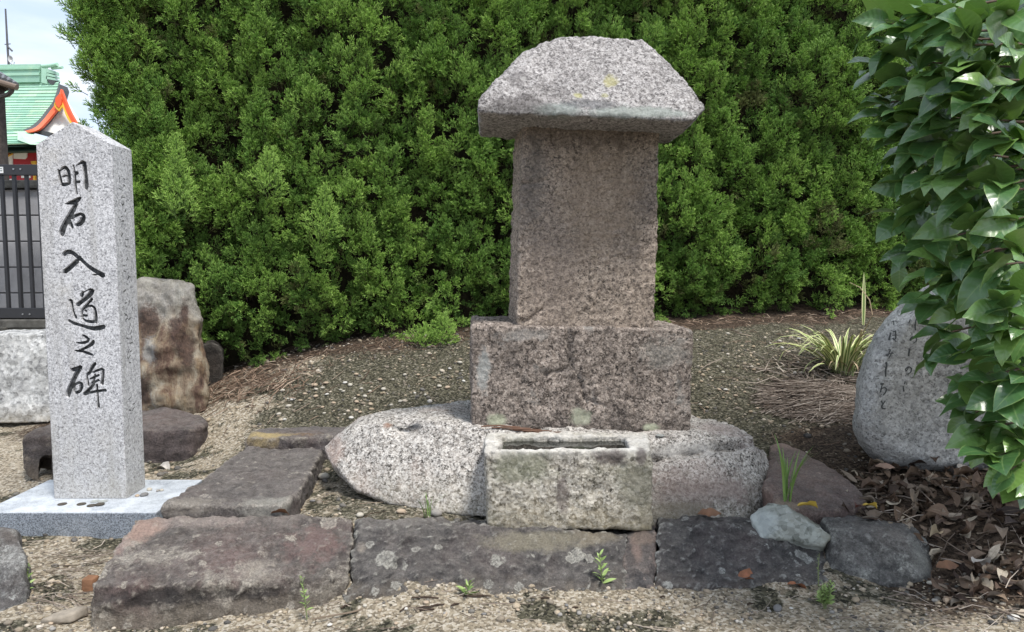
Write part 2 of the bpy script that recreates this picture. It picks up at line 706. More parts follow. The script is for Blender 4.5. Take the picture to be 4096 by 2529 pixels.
gx = axis(-2.6, 2.6, 0.014, 400)
gy = axis(1.05, 4.0, 0.014, 400)
XX, YY = np.meshgrid(gx, gy)
XY = np.c_[XX.ravel(), YY.ravel()]
Z = ground_z(XY)
nx, ny = len(gx), len(gy)
idx = np.arange(nx * ny).reshape(ny, nx)
F = np.c_[idx[:-1, :-1].ravel(), idx[:-1, 1:].ravel(), idx[1:, 1:].ravel(), idx[1:, :-1].ravel()]
gme = bpy.data.meshes.new('ground')
gme.vertices.add(nx * ny)
gme.vertices.foreach_set('co', np.c_[XY, Z].ravel())
gme.loops.add(len(F) * 4)
gme.loops.foreach_set('vertex_index', F.ravel().astype(np.int32))
gme.polygons.add(len(F))
gme.polygons.foreach_set('loop_start', np.arange(0, len(F) * 4, 4, dtype=np.int32))
gme.polygons.foreach_set('use_smooth', np.ones(len(F), bool))
gme.update()
gme.validate()
P3 = np.c_[XY, np.zeros(len(XY))]
# three kinds of soil: sand in front, mossy grit on the mound, brown duff under the hedge and the camellia
hy = 3.0 + 0.193 * (XY[:, 0] + 1.87)
wob = 0.25 * fbm(P3 * 2.2, 4, 21)
soil = np.clip((XY[:, 1] - (hy - 0.30) + 0.7 * wob) / 0.18, 0, 1)
rgt = np.clip((XY[:, 0] - 0.80 + 0.55 * wob) / 0.15, 0, 1) * np.clip((1.0 - np.abs(XY[:, 1] - 1.9) / 0.55) * 3 + wob, 0, 1)
soil *= np.clip((hy + 1.6 - XY[:, 1]) / 0.5, 0, 1) * np.clip((XY[:, 0] + 2.3) / 0.4, 0, 1)
soil = np.maximum(soil, rgt)
moss = np.clip((XY[:, 1] - 2.02 + 0.6 * wob) / 0.3, 0, 1) * np.clip((XY[:, 0] + 0.98 + 0.8 * wob) / 0.25, 0, 1) * np.clip(0.92 + 0.7 * fbm(P3 * 4.0, 3, 91), 0.45, 1)
moss = np.maximum(moss, 0.42 * np.clip((0.35 - np.abs(XY[:, 0] + 0.1)) / 0.2 + 1.0, 0, 1) * (XY[:, 1] > 1.72))
moss = np.maximum(moss, np.clip((fbm(P3 * 4.0, 5, 33, 0.65) - 0.02) * 2.2, 0, 0.62))
attr(gme, 'soil', soil)
moss = np.minimum(1.3, moss * 1.45)
attr(gme, 'moss', moss)

m = Mat('ground', 0.95, 0.2)
g1 = m.sep(m.vor(170), 'X')
sandc = m.ramp(m.math('ADD', m.math('MULTIPLY', g1, 0.6), m.math('MULTIPLY', m.noise(34, 7, 0.75), 0.55)), [(0.22, (0.075, 0.064, 0.049)), (0.38, (0.195, 0.163, 0.117)), (0.6, (0.315, 0.265, 0.192)), (0.9, (0.50, 0.455, 0.38))])
mossc = m.ramp(m.math('ADD', m.math('MULTIPLY', g1, 0.5), m.math('MULTIPLY', m.noise(30, 8, 0.78), 0.6)), [(0.3, (0.018, 0.017, 0.012)), (0.5, (0.058, 0.054, 0.036)), (0.68, (0.115, 0.106, 0.072)), (0.88, (0.28, 0.255, 0.205))])
soilc = m.ramp(m.math('ADD', m.math('MULTIPLY', g1, 0.4), m.math('MULTIPLY', m.noise(26, 8, 0.78), 0.65)), [(0.3, (0.018, 0.013, 0.009)), (0.52, (0.060, 0.042, 0.030)), (0.72, (0.12, 0.088, 0.062)), (0.92, (0.30, 0.25, 0.2))])
brk = m.math('SUBTRACT', m.noise(45, 6, 0.75), 0.5)
fm = m.ramp(m.math('ADD', m.attr('moss'), m.math('MULTIPLY', brk, 1.5)), [(0.35, 0), (0.65, 1)])
fs = m.ramp(m.math('ADD', m.attr('soil'), m.math('MULTIPLY', brk, 1.2)), [(0.35, 0), (0.65, 1)])
gc = m.mix(fs, m.mix(fm, sandc, mossc), soilc)
gn = m.bump(m.math('ADD', m.noise(60, 8, 0.75), m.math('MULTIPLY', g1, 0.7)), 0.9, 0.008)
GROUND = m.fin(gc, gn)
ground = link('ground', gme, m=GROUND)
tag(ground, kind='structure')

# ------------------------------------------------------------------ materials shared by the stones
PINK_LO, PINK_MID, PINK_HI = (0.075, 0.060, 0.055), (0.26, 0.215, 0.19), (0.52, 0.45, 0.40)

# ------------------------------------------------------------------ carved granite post at the left
SLABZ = 0.07
pl = G(210, 2000, SLABZ)
pr = G(515, 1990, SLABZ)
PY = (pl.y + pr.y) / 2
tl = W(140, 575, PY)
xl, xr = (pl.x + tl.x) / 2, pr.x
eav = (W(140, 575, PY).z + W(441, 580, PY).z) / 2
apx = W(287, 487, PY).z
xm = (xl + xr) / 2
PD = 0.105
post = empty('granite_post', (xm, PY + PD / 2, SLABZ), 'tall pale grey granite post with large black carved characters, standing on a flat slab', 'stone post')
mb = MB()
mb.prism([(xl, PY, SLABZ), (xr, PY, SLABZ), (xr, PY, eav), (xm, PY, apx), (xl, PY, eav)], (0, PD, 0))
POSTMAT = granite('post_granite', (0.14, 0.14, 0.15), (0.45, 0.45, 0.465), (0.70, 0.70, 0.715), scale=400, f_lo=0.20, f_hi=0.55, tone=(0.92, 1.06), bump=0.25, bs=300, rough=0.75, streak=((0.30, 0.29, 0.265), 0.42),
                  zst=((0.30, -0.02, (0.34, 0.31, 0.24), 0.45),), patches=((6, 0.6, 0.75, (0.44, 0.41, 0.35), 0.35),))

CH = {}
def ch(name, k, strokes):
    org = {1: (200, 620), 2: (220, 960), 3: (230, 1300)}[k]
    CH[name] = [[(org[0] + x / 4.446, org[1] + y / 4.446, wd / 4.446) for x, y, wd in s] for s in strokes]


ch('mei', 1, [[(145, 255, 35), (160, 330, 55), (180, 430, 65), (205, 520, 55)], [(165, 290, 30), (230, 230, 60), (275, 215, 65), (320, 290, 80), (335, 420, 85), (340, 510, 70)],
              [(215, 390, 30), (280, 365, 45)], [(190, 525, 60), (270, 525, 70), (340, 505, 60)],
              [(412, 175, 30), (430, 260, 35), (442, 380, 55), (445, 500, 60), (458, 600, 50), (475, 700, 45)], [(455, 320, 75), (495, 325, 65)], [(460, 478, 45), (530, 478, 55)],
              [(465, 190, 25), (530, 145, 45), (590, 125, 80)], [(600, 130, 85), (612, 200, 90), (625, 320, 75), (640, 430, 80), (640, 520, 100), (640, 600, 80)]])
ch('seki', 1, [[(260, 872, 10), (340, 852, 70), (430, 835, 100), (510, 785, 90), (545, 755, 40)],
               [(470, 860, 70), (420, 960, 95), (350, 1080, 100), (290, 1180, 105), (240, 1280, 110), (210, 1380, 120), (205, 1430, 90)],
               [(330, 1160, 80), (370, 1240, 80), (400, 1305, 55)],
               [(370, 1120, 80), (450, 1080, 65), (540, 1045, 55), (595, 1085, 85), (580, 1160, 105), (530, 1225, 95), (450, 1245, 50)]])
ch('nyu', 2, [[(150, 265, 80), (200, 215, 85), (260, 210, 85), (330, 245, 85), (400, 310, 85), (450, 330, 90)], [(400, 370, 90), (320, 440, 95), (230, 520, 95), (160, 570, 95)],
              [(450, 340, 80), (540, 430, 75), (640, 510, 85), (740, 570, 90), (830, 625, 110), (865, 635, 100)], [(650, 622, 8), (730, 622, 45)]])
ch('do', 2, [[(495, 910, 30), (485, 960, 75), (465, 1010, 65)], [(510, 930, 25), (580, 890, 25), (640, 870, 35)], [(660, 890, 90), (640, 950, 95), (560, 1030, 85), (480, 1090, 80), (390, 1160, 85)],
             [(660, 1045, 60), (620, 1090, 50), (560, 1160, 55), (490, 1230, 45), (478, 1300, 40), (480, 1380, 45)], [(500, 1230, 40), (570, 1180, 50), (650, 1170, 45), (700, 1210, 60), (720, 1300, 65), (725, 1400, 75), (715, 1470, 75)],
             [(530, 1250, 40), (560, 1270, 45)], [(480, 1340, 50), (540, 1345, 50), (575, 1345, 40)], [(480, 1390, 40), (540, 1440, 55), (620, 1455, 65), (690, 1460, 60)],
             [(235, 1070, 20), (290, 1075, 65), (300, 1150, 55), (315, 1260, 50), (350, 1350, 50), (375, 1385, 65)],
             [(240, 1430, 55), (320, 1480, 65), (474, 1525, 60), (585, 1560, 75), (685, 1580, 85), (805, 1562, 90), (880, 1540, 80)]])
ch('no', 3, [[(440, 180, 35), (500, 215, 65), (560, 265, 55)], [(335, 315, 30), (400, 325, 45), (480, 315, 55), (550, 285, 50)],
             [(640, 280, 60), (620, 330, 80), (540, 385, 60), (450, 430, 50), (400, 450, 45)], [(305, 455, 25), (360, 465, 45), (450, 475, 55), (540, 505, 65), (610, 530, 50), (645, 545, 15)]])
ch('hi', 3, [[(220, 765, 15), (260, 800, 80), (340, 780, 80), (420, 750, 85)], [(380, 790, 90), (330, 880, 85), (280, 990, 90), (230, 1100, 95), (195, 1200, 105), (185, 1280, 70)],
             [(300, 1060, 50), (292, 1180, 45), (310, 1230, 30)], [(310, 1060, 50), (370, 1025, 50), (420, 1040, 70), (425, 1100, 85), (400, 1180, 60), (320, 1210, 60)],
             [(670, 680, 65), (610, 770, 65), (570, 850, 65), (525, 880, 60)], [(520, 860, 40), (525, 950, 50), (540, 1030, 50), (550, 1085, 45)], [(620, 850, 40), (700, 810, 45), (800, 780, 50)],
             [(810, 790, 55), (810, 880, 55), (800, 970, 65), (785, 1055, 75)], [(670, 870, 35), (655, 940, 50), (640, 1010, 50)], [(570, 965, 35), (640, 930, 40), (740, 890, 45)],
             [(600, 1040, 40), (640, 1010, 55), (700, 1000, 40), (730, 970, 45), (735, 1000, 45)], [(650, 1040, 60), (590, 1120, 65), (530, 1180, 70), (470, 1240, 75)],
             [(700, 1060, 50), (700, 1150, 50), (712, 1250, 45), (720, 1350, 45), (725, 1430, 60), (728, 1470, 60)], [(480, 1240, 60), (560, 1205, 45), (700, 1180, 55), (800, 1165, 50), (860, 1165, 60)]])


def resample(st, step):
    out = []
    for a, b in zip(st[:-1], st[1:]):
        n = max(1, int(math.dist(a[:2], b[:2]) / step))
        for i in range(n):
            t = i / n
            out.append(tuple(a[k] + (b[k] - a[k]) * t for k in range(3)))
    out.append(st[-1])
    # round the corners a little
    for _ in range(2):
        out = [out[0]] + [tuple((out[i - 1][k] + 2 * out[i][k] + out[i + 1][k]) / 4 for k in range(3)) for i in range(1, len(out) - 1)] + [out[-1]]
    return out


def stroke_outline(st, step=3.0):
    """brush stroke (px, py, width) -> closed outline in pixels"""
    s = resample(st, step)
    L_, R_ = [], []
    for i, (x, y, wd) in enumerate(s):
        a, b = s[max(i - 1, 0)], s[min(i + 1, len(s) - 1)]
        d = Vector((b[0] - a[0], b[1] - a[1])).normalized()
        n = Vector((-d.y, d.x)) * wd / 2
        L_.append(Vector((x, y)) + n)
        R_.append(Vector((x, y)) - n)
    d0 = (Vector(s[0][:2]) - Vector(s[1][:2])).normalized() * s[0][2] * 0.35
    d1 = (Vector(s[-1][:2]) - Vector(s[-2][:2])).normalized() * s[-1][2] * 0.35
    cap0 = Vector(s[0][:2]) + d0
    cap1 = Vector(s[-1][:2]) + d1
    return L_ + [cap1] + R_[::-1] + [cap0]


shaft_tmp = mb.build('stone_shaft', POSTMAT, post)
GROOVE = 0.010
INK = granite('carved_paint', (0.014, 0.015, 0.016), (0.035, 0.037, 0.038), (0.11, 0.115, 0.12), scale=260, f_lo=0.3, f_hi=0.8, bump=0.4, bs=160, tone=(0.6, 1.5))
cutv = bmesh.new()
for nm, strokes in CH.items():
    cmb = MB()
    for k, st in enumerate(strokes):
        o2 = stroke_outline(st)
        pts = [W(q.x, q.y, PY) for q in o2]
        c = sum(pts, Vector()) / len(pts)
        jit = 0.0002 * (k + 1)
        # groove cutter (ribbons of quads make a clean prism)
        n_ = len(pts)
        h_ = (n_ - 2) // 2
        Ls, cap1, Rs, cap0 = pts[:h_], pts[h_], pts[h_ + 1:2 * h_ + 1][::-1], pts[-1]
        for tgt in ('cut', 'ink'):
            y0 = -0.004 if tgt == 'cut' else GROOVE - 0.0012 - jit
            y1 = GROOVE + jit if tgt == 'cut' else GROOVE + 0.0006
            ring = [cap0] + Ls + [cap1] + Rs[::-1]
            vs_ = [p + Vector((0, y0, 0)) for p in ring] + [p + Vector((0, y1, 0)) for p in ring]
            N_ = len(ring)
            fs_ = []
            iL = lambda i: 1 + i
            iR = lambda i: N_ - 1 - i
            for o_, flip in ((0, False), (N_, True)):
                tri = [(0, iL(0), iR(0)), (iL(h_ - 1), h_ + 1, iR(h_ - 1))]
                q = [(iL(i), iL(i + 1), iR(i + 1), iR(i)) for i in range(h_ - 1)]
                for f in tri + q:
                    f = tuple(j + o_ for j in f)
                    fs_.append(f[::-1] if flip else f)
            for i in range(N_):
                fs_.append((i, i + N_, (i + 1) % N_ + N_, (i + 1) % N_))
            if tgt == 'ink':
                cmb.add(vs_, fs_)
            else:
                vv = [cutv.verts.new(p - parent_world(post)) for p in vs_]
                for f in fs_:
                    try:
                        cutv.faces.new([vv[j] for j in f])
                    except ValueError:
                        pass
    cmb.build('carved_character', INK, post)
bmesh.ops.recalc_face_normals(cutv, faces=cutv.faces)
cme = bpy.data.meshes.new('cutter')
cutv.to_mesh(cme)
cutv.free()
# bevel the post's arrises, then cut the characters
bm = bmesh.new()
bm.from_mesh(shaft_tmp.data)
bmesh.ops.bevel(bm, geom=[e for e in bm.edges], offset=0.0025, segments=2, affect='EDGES', profile=0.6)
bm.to_mesh(shaft_tmp.data)
bm.free()
cob = bpy.data.objects.new('cutter', cme)
COL.objects.link(cob)
cob.location = post.location
bo = shaft_tmp.modifiers.new('b', 'BOOLEAN')
bo.operation = 'DIFFERENCE'
bo.solver = 'EXACT'
bo.use_self = True
bo.object = cob
bpy.context.view_layer.update()
newme = evaluated(shaft_tmp)
shaft_tmp.modifiers.clear()
shaft_tmp.data = newme
newme.name = 'stone_shaft'
if not newme.materials:
    newme.materials.append(POSTMAT)
bpy.data.objects.remove(cob)
# faint small inscription on the right flank
fl = MB()
for k in range(46):
    z = 0.98 - k * 0.0175 + random.uniform(-0.004, 0.004)
    if z < 0.30 or (0.36 < z < 0.44) or random.random() < 0.12:
        continue
    for q in range(random.choice((1, 1, 2))):
        yy = PY + 0.045 + random.uniform(-0.012, 0.016)
        a = random.uniform(-0.6, 1.3)
        ln = random.uniform(0.004, 0.010)
        d = Vector((0, math.cos(a), math.sin(a))) * ln
        n2 = Vector((0, -math.sin(a), math.cos(a))) * random.uniform(0.0010, 0.0019)
        c = Vector((xr + 0.0003, yy, z))
        fl.prism([c - d - n2, c + d - n2, c + d + n2, c - d + n2], (-0.001, 0, 0))
tag(fl.build('flank_inscription', plain('faint_ink', (0.085, 0.085, 0.08), 0.9), post), kind='stuff')

# ------------------------------------------------------------------ flat slab under the post, coins on it
SB = MB()
sx0, sx1 = W(190, 1922, G(190, 1922, SLABZ).y).x, W(815, 1915, G(815, 1915, SLABZ).y).x
sy0, sy1 = G(300, 2050, SLABZ).y, G(500, 1918, SLABZ).y
SB.box((sx0, sy0, -0.05), (sx1, sy1, SLABZ))
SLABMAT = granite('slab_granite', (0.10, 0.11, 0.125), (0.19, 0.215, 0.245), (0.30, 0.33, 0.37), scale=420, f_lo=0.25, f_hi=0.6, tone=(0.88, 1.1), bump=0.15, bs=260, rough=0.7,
                  patches=((9, 0.55, 0.75, (0.50, 0.53, 0.56), 0.3),), zst=((0.1165, 0.1195, (0.62, 0.65, 0.68), 0.7),), fine=False)  # pale top film: dust, plus the top's brighter light put into the colour
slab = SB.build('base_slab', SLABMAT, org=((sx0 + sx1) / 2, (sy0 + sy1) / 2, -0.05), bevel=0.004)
tag(slab, 'flat blue-grey granite slab under the carved post', 'base slab')


def coin(px, py, mat, label, dz=0.0):
    p = G(px, py, SLABZ + dz)
    b = MB()
    n = 24
    r = 0.0118
    ring = [(r * math.cos(2 * math.pi * i / n), r * math.sin(2 * math.pi * i / n)) for i in range(n)]
    prof = [(1.0, 0.0), (1.0, 0.0017), (0.90, 0.0018), (0.86, 0.0013)]
    vs_ = [Vector((p.x + x * k, p.y + y * k, p.z + 0.0003 + z)) for k, z in prof for x, y in ring]
    fs_ = [tuple(range(n - 1, -1, -1))]
    for j in range(len(prof) - 1):
        for i in range(n):
            fs_.append((j * n + i, j * n + (i + 1) % n, (j + 1) * n + (i + 1) % n, (j + 1) * n + i))
    fs_.append(tuple((len(prof) - 1) * n + i for i in range(n)))
    b.add(vs_, fs_)
    tag(b.build('coin', mat, org=p), label, 'coin', 'coins left on the slab')


BRZ = plain('bronze_coin', (0.10, 0.085, 0.065), 0.5, 0.5, metal=0.6)
ALU = plain('pale_coin', (0.42, 0.44, 0.42), 0.5, 0.5, metal=0.5)
coin(249, 2018, BRZ, 'dark coin lying farthest left on the slab')
coin(326, 2018, BRZ, 'dark coin lying alone in the middle of the slab edge')
coin(366, 2024, BRZ, 'dark coin lying under the edge of another dark coin')
coin(400, 2018, BRZ, 'dark coin resting partly on another dark coin', 0.0021)
coin(380, 2007, ALU, 'pale coin close to the foot of the post, the left of two')
coin(412, 2007, ALU, 'pale coin close to the foot of the post, the right of two')

# ------------------------------------------------------------------ the monument: plinth, shaft and cap
mon = empty('stone_monument', W(2330, 1720, 2.15), 'tall weathered pinkish granite monument with a hipped roof-shaped capstone, on a natural boulder', 'stone monument')

f = WS([(1885, 1712, 1.985), (2762, 1742, 2.035), (2776, 1318, 2.035), (1884, 1297, 1.985)])
ped_pts = f + back(f[:2], 0.30, 3.0) + back(f[2:], 0.29, 3.0)


def crack_edit(paths, width=0.006, depth=0.010):
    """press a crack into the front faces along world-space polylines"""
    def fn(v, n):
        d = np.full(len(v), 9.0)
        P = np.array(v)
        wob = np.c_[perlin(P * 45, 3), perlin(P * 45, 4), perlin(P * 45, 5)] * 0.006
        P = P + wob
        for path in paths:
            for a, b in zip(path[:-1], path[1:]):
                a, b = np.array(a), np.array(b)
                ab = b - a
                t = np.clip(((P - a) @ ab) / (ab @ ab), 0, 1)
                q = P - (a + t[:, None] * ab)
                d = np.minimum(d, np.hypot(q[:, 0], q[:, 2]) + 10 * np.maximum(0, np.abs(q[:, 1]) - 0.06))
        k = np.exp(-(d / width) ** 2)
        return v - n * (k * depth)[:, None]
    return fn


pc = [WS([(2270, 1318, 2.0), (2276, 1400, 2.0), (2283, 1460, 2.0), (2315, 1500, 2.0), (2330, 1560, 2.0), (2345, 1620, 2.0)]), WS([(2283, 1470, 2.0), (2230, 1490, 2.0), (2180, 1500, 2.0)]), WS([(2330, 1600, 2.0), (2420, 1625, 2.01)])]
ped = rock('plinth_block', [ped_pts], 0.006, 4, ((6, 0.004), (28, 0.0034), (95, 0.0038)), 3, parent=mon, edit=crack_edit(pc, 0.0042, 0.008))
LICH = (0.42, 0.46, 0.40)
ped.data.materials.append(granite('plinth_granite', (0.036, 0.030, 0.027), (0.205, 0.168, 0.143), (0.45, 0.385, 0.335), scale=260, f_lo=0.30, f_hi=0.66, tone=(0.7, 1.2), bump=0.9, bs=90,
    patches=((6, 0.52, 0.66, (0.045, 0.038, 0.036), 0.62), (13, 0.60, 0.70, (0.36, 0.36, 0.34), 0.5), (34, 0.66, 0.72, LICH, 0.6)),
    zst=((0.10, -0.01, (0.05, 0.045, 0.040), 0.6),),
    spots=[(rel(ped, 1985, 1680, 1.99), (0.035, 0.1, 0.022), (0.45, 0.47, 0.34), 0.85, 0.5), (rel(ped, 2330, 1670, 2.0), (0.04, 0.1, 0.03), (0.42, 0.44, 0.33), 0.7, 0.8),
           (rel(ped, 2605, 1715, 2.02), (0.03, 0.1, 0.018), (0.45, 0.47, 0.34), 0.85, 0.6), (rel(ped, 1935, 1470, 1.99), (0.022, 0.1, 0.075), (0.38, 0.40, 0.39), 0.65, 1.1),
           (rel(ped, 2100, 1340, 1.99), (0.09, 0.1, 0.02), (0.34, 0.33, 0.31), 0.4, 1.2), (rel(ped, 2660, 1420, 2.02), (0.08, 0.1, 0.05), (0.27, 0.27, 0.245), 0.4, 1.2),
           (rel(ped, 2285, 1420, 2.0), (0.022, 0.1, 0.085), (0.035, 0.030, 0.028), 0.45, 1.1), (rel(ped, 2205, 1485, 2.0), (0.045, 0.1, 0.014), (0.03, 0.028, 0.026), 0.4, 1.1)]))

f = WS([(2066, 1316, 2.015), (2617, 1328, 2.05), (2640, 470, 2.05), (2094, 470, 2.015)])
sh_pts = f + back(f, 0.235, 6.0)
sc_ = [WS([(2080, 738, 2.02), (2140, 735, 2.02), (2190, 720, 2.02)]), WS([(2080, 1300, 2.0), (2170, 1240, 2.0)])]
sh = rock('shaft_block', [sh_pts], 0.006, 3, ((5, 0.003), (28, 0.0030), (95, 0.0042)), 11, parent=mon, edit=crack_edit(sc_, 0.005, 0.008))
sh.data.materials.append(granite('shaft_granite', (0.080, 0.066, 0.056), (0.315, 0.256, 0.210), (0.54, 0.45, 0.37), scale=290, f_lo=0.31, f_hi=0.7, tone=(0.78, 1.16), bump=1.0, bs=85, streak=((0.10, 0.085, 0.075), 0.35),
    patches=((5, 0.55, 0.7, (0.13, 0.11, 0.10), 0.5),),
    spots=[(rel(sh, 2400, 800, 2.03), (0.14, 0.2, 0.20), (0.36, 0.27, 0.19), 0.35, 0.6), (rel(sh, 2135, 700, 2.02), (0.045, 0.2, 0.17), (0.13, 0.125, 0.12), 0.38, 1.0),
           (rel(sh, 2360, 540, 2.03), (0.25, 0.2, 0.045), (0.11, 0.09, 0.08), 0.45, 1.0), (rel(sh, 2200, 1100, 2.02), (0.10, 0.2, 0.2), (0.20, 0.16, 0.14), 0.3, 0.8)]))

bot = WS([(1916, 452, 1.85), (2775, 486, 1.862), (2668, 577, 2.245), (1919, 549, 2.235)])
zr = Vector((0, 0, 0.07))
lip = WS([(1914, 398, 1.858), (2828, 430, 1.90)])
lip2 = [bot[2] + zr + Vector((0.05, 0.0, 0)), bot[3] + zr]
top = WS([(2165, 166, 1.99), (2240, 142, 2.0), (2568, 151, 2.015), (2592, 172, 2.01), (1992, 316, 1.92), (2042, 258, 1.95), (2098, 199, 1.97), (2712, 285, 1.96)])
topb = [p + Vector((0, 0.13, -0.012)) for p in top]
cap = rock('roof_cap', [bot + lip + lip2 + top + topb], 0.006, 4, ((6, 0.005), (26, 0.003), (80, 0.0028)), 23, parent=mon)
cap.data.materials.append(granite('cap_granite', (0.080, 0.074, 0.073), (0.262, 0.244, 0.234), (0.50, 0.475, 0.46), scale=280, f_lo=0.24, f_hi=0.62, tone=(0.8, 1.18), bump=0.9, bs=90,
    patches=((7, 0.58, 0.70, (0.14, 0.125, 0.12), 0.5), (30, 0.66, 0.72, (0.55, 0.55, 0.52), 0.6)),
    spots=[(rel(cap, 2445, 320, 1.91), (0.025, 0.06, 0.022), (0.42, 0.39, 0.15), 0.6, 0.8), (rel(cap, 2310, 382, 1.89), (0.015, 0.06, 0.010), (0.45, 0.43, 0.18), 0.6, 0.7),
           (rel(cap, 2420, 382, 1.89), (0.012, 0.05, 0.008), (0.42, 0.40, 0.18), 0.5, 0.4),
           (rel(cap, 2230, 440, 1.86), (0.09, 0.08, 0.022), (0.24, 0.27, 0.25), 0.75, 0.6), (rel(cap, 2560, 450, 1.87), (0.16, 0.08, 0.020), (0.27, 0.30, 0.27), 0.75, 0.6),
           (rel(cap, 2080, 420, 1.86), (0.09, 0.08, 0.035), (0.085, 0.075, 0.072), 0.6, 0.7), (rel(cap, 2360, 415, 1.87), (0.08, 0.08, 0.018), (0.10, 0.105, 0.11), 0.6, 0.7),
           (rel(cap, 2075, 305, 1.9), (0.03, 0.1, 0.03), (0.12, 0.11, 0.11), 0.5, 0.7), (rel(cap, 2095, 315, 1.9), (0.012, 0.05, 0.008), (0.50, 0.49, 0.46), 0.4, 0.8)]))

# ------------------------------------------------------------------ boulder that carries the monument
low = WS([(1283, 1785, 2.08), (1320, 1850, 2.0), (1420, 1960, 1.93), (1550, 2010, 1.89), (1700, 2045, 1.86), (1940, 2072, 1.83), (2420, 2070, 1.93)])
topf = WS([(1392, 1722, 2.06), (1480, 1700, 2.04), (1560, 1690, 2.02), (1700, 1683, 2.0), (1850, 1702, 1.985), (2100, 1737, 1.95), (2500, 1758, 1.94), (2700, 1766, 1.955), (2900, 1760, 1.985), (3012, 1748, 2.02)])
topb = WS([(1440, 1664, 2.2), (1560, 1642, 2.28), (1700, 1622, 2.33), (1880, 1602, 2.38), (2300, 1640, 2.42), (2780, 1662, 2.34), (2900, 1690, 2.25), (3010, 1742, 2.08)])
botb = [Vector((p.x * 0.96, p.y - 0.02, 0.04)) for p in topb] + [Vector((p.x + 0.05, p.y + 0.10, 0.05)) for p in low] + [Vector((0.72, 2.03, 0.05))]
right_low = WS([(2540, 1878, 1.852), (2800, 1842, 1.885), (3012, 1784, 1.965), (3062, 1800, 2.05), (3090, 1885, 2.0), (3078, 1990, 1.92), (2980, 2075, 1.83), (2700, 2080, 1.795), (2540, 2075, 1.79), (2540, 1856, 1.96), (2980, 1796, 2.06)])
right_low += [Vector((p.x, p.y, 0.05)) for p in right_low]
mid_face = WS([(2620, 1850, 1.945), (2900, 1835, 1.98), (3010, 1790, 2.01)])
bc = [WS([(2830, 1690, 2.06), (2850, 1715, 2.02), (2790, 1745, 1.98)])]
def dent(v, n):
    # weathered hollow on the left hump and the crack at the right of the plinth
    c = np.array(W(1620, 1712, 2.005))
    q = (v - c) / np.array([0.046, 0.035, 0.022])
    k = np.exp(-(q ** 2).sum(1))
    v = v - n * (k * 0.030)[:, None]
    d = np.full(len(v), 9.0)
    for path in bc:
        for a, b in zip(path[:-1], path[1:]):
            a, b = np.array(a)[:2], np.array(b)[:2]
            ab = b - a
            t = np.clip(((v[:, :2] - a) @ ab) / (ab @ ab), 0, 1)
            q = v[:, :2] - (a + t[:, None] * ab)
            d = np.minimum(d, np.hypot(q[:, 0], q[:, 1]))
    k = np.exp(-(d / 0.006) ** 2) * (v[:, 2] > 0.2)
    v = v - n * (k * 0.012)[:, None]
    d = np.full(len(v), 9.0)
    path = WS([(2600, 1852, 1.938), (2700, 1842, 1.942), (2800, 1826, 1.955), (2960, 1792, 1.99)])
    wobv = np.c_[perlin(v * 30, 13), perlin(v * 30, 14), perlin(v * 30, 15)] * 0.008
    for a, b in zip(path[:-1], path[1:]):
        a, b = np.array(a), np.array(b)
        ab = b - a
        t = np.clip(((v + wobv - a) @ ab) / (ab @ ab), 0, 1)
        d = np.minimum(d, np.linalg.norm(v + wobv - (a + t[:, None] * ab), axis=1))
    k = np.exp(-(d / 0.013) ** 2)
    return v + np.array([0, 0.9, -0.45]) * (k * 0.024)[:, None]
bo_hulls = [low + topf + topb + botb + mid_face, right_low]
boulder = rock('base_boulder', bo_hulls, 0.006, 3, ((4, 0.005), (14, 0.004), (40, 0.0026), (95, 0.0024)), 31, facet=(7, 0.006), edit=dent,
               label='wide speckled granite boulder under the monument, pointed at its left end', cat='boulder')
boulder.data.materials.append(granite('boulder_granite', (0.045, 0.041, 0.037), (0.325, 0.298, 0.268), (0.63, 0.60, 0.56), scale=270, f_lo=0.30, f_hi=0.6, tone=(0.85, 1.12), bump=0.7, bs=110,
    patches=((5, 0.53, 0.66, (0.36, 0.27, 0.23), 0.35), (9, 0.60, 0.72, (0.17, 0.15, 0.12), 0.45)),
    zst=((0.16, 0.02, (0.25, 0.225, 0.16), 0.6),),
    spots=[(rel(boulder, 1620, 1705, 2.0), (0.05, 0.05, 0.02), (0.075, 0.08, 0.085), 0.9, 0.3), (rel(boulder, 1545, 1708, 2.0), (0.02, 0.05, 0.012), (0.22, 0.12, 0.075), 0.8, 0.4),
           (rel(boulder, 2800, 1990, 1.83), (0.20, 0.2, 0.05), (0.17, 0.13, 0.115), 0.5, 0.8), (rel(boulder, 2700, 2050, 1.8), (0.14, 0.2, 0.025), (0.16, 0.14, 0.10), 0.6, 0.8), (rel(boulder, 2740, 1800, 1.955), (0.17, 0.035, 0.024), (0.56, 0.54, 0.51), 0.5, 0.5), (rel(boulder, 2820, 1920, 1.86), (0.22, 0.06, 0.07), (0.27, 0.20, 0.175), 0.35, 0.8),
           (rel(boulder, 2900, 1700, 2.1), (0.12, 0.1, 0.03), (0.30, 0.24, 0.22), 0.5, 0.7), (rel(boulder, 1330, 1800, 2.03), (0.05, 0.1, 0.05), (0.33, 0.24, 0.20), 0.5, 0.7)]))

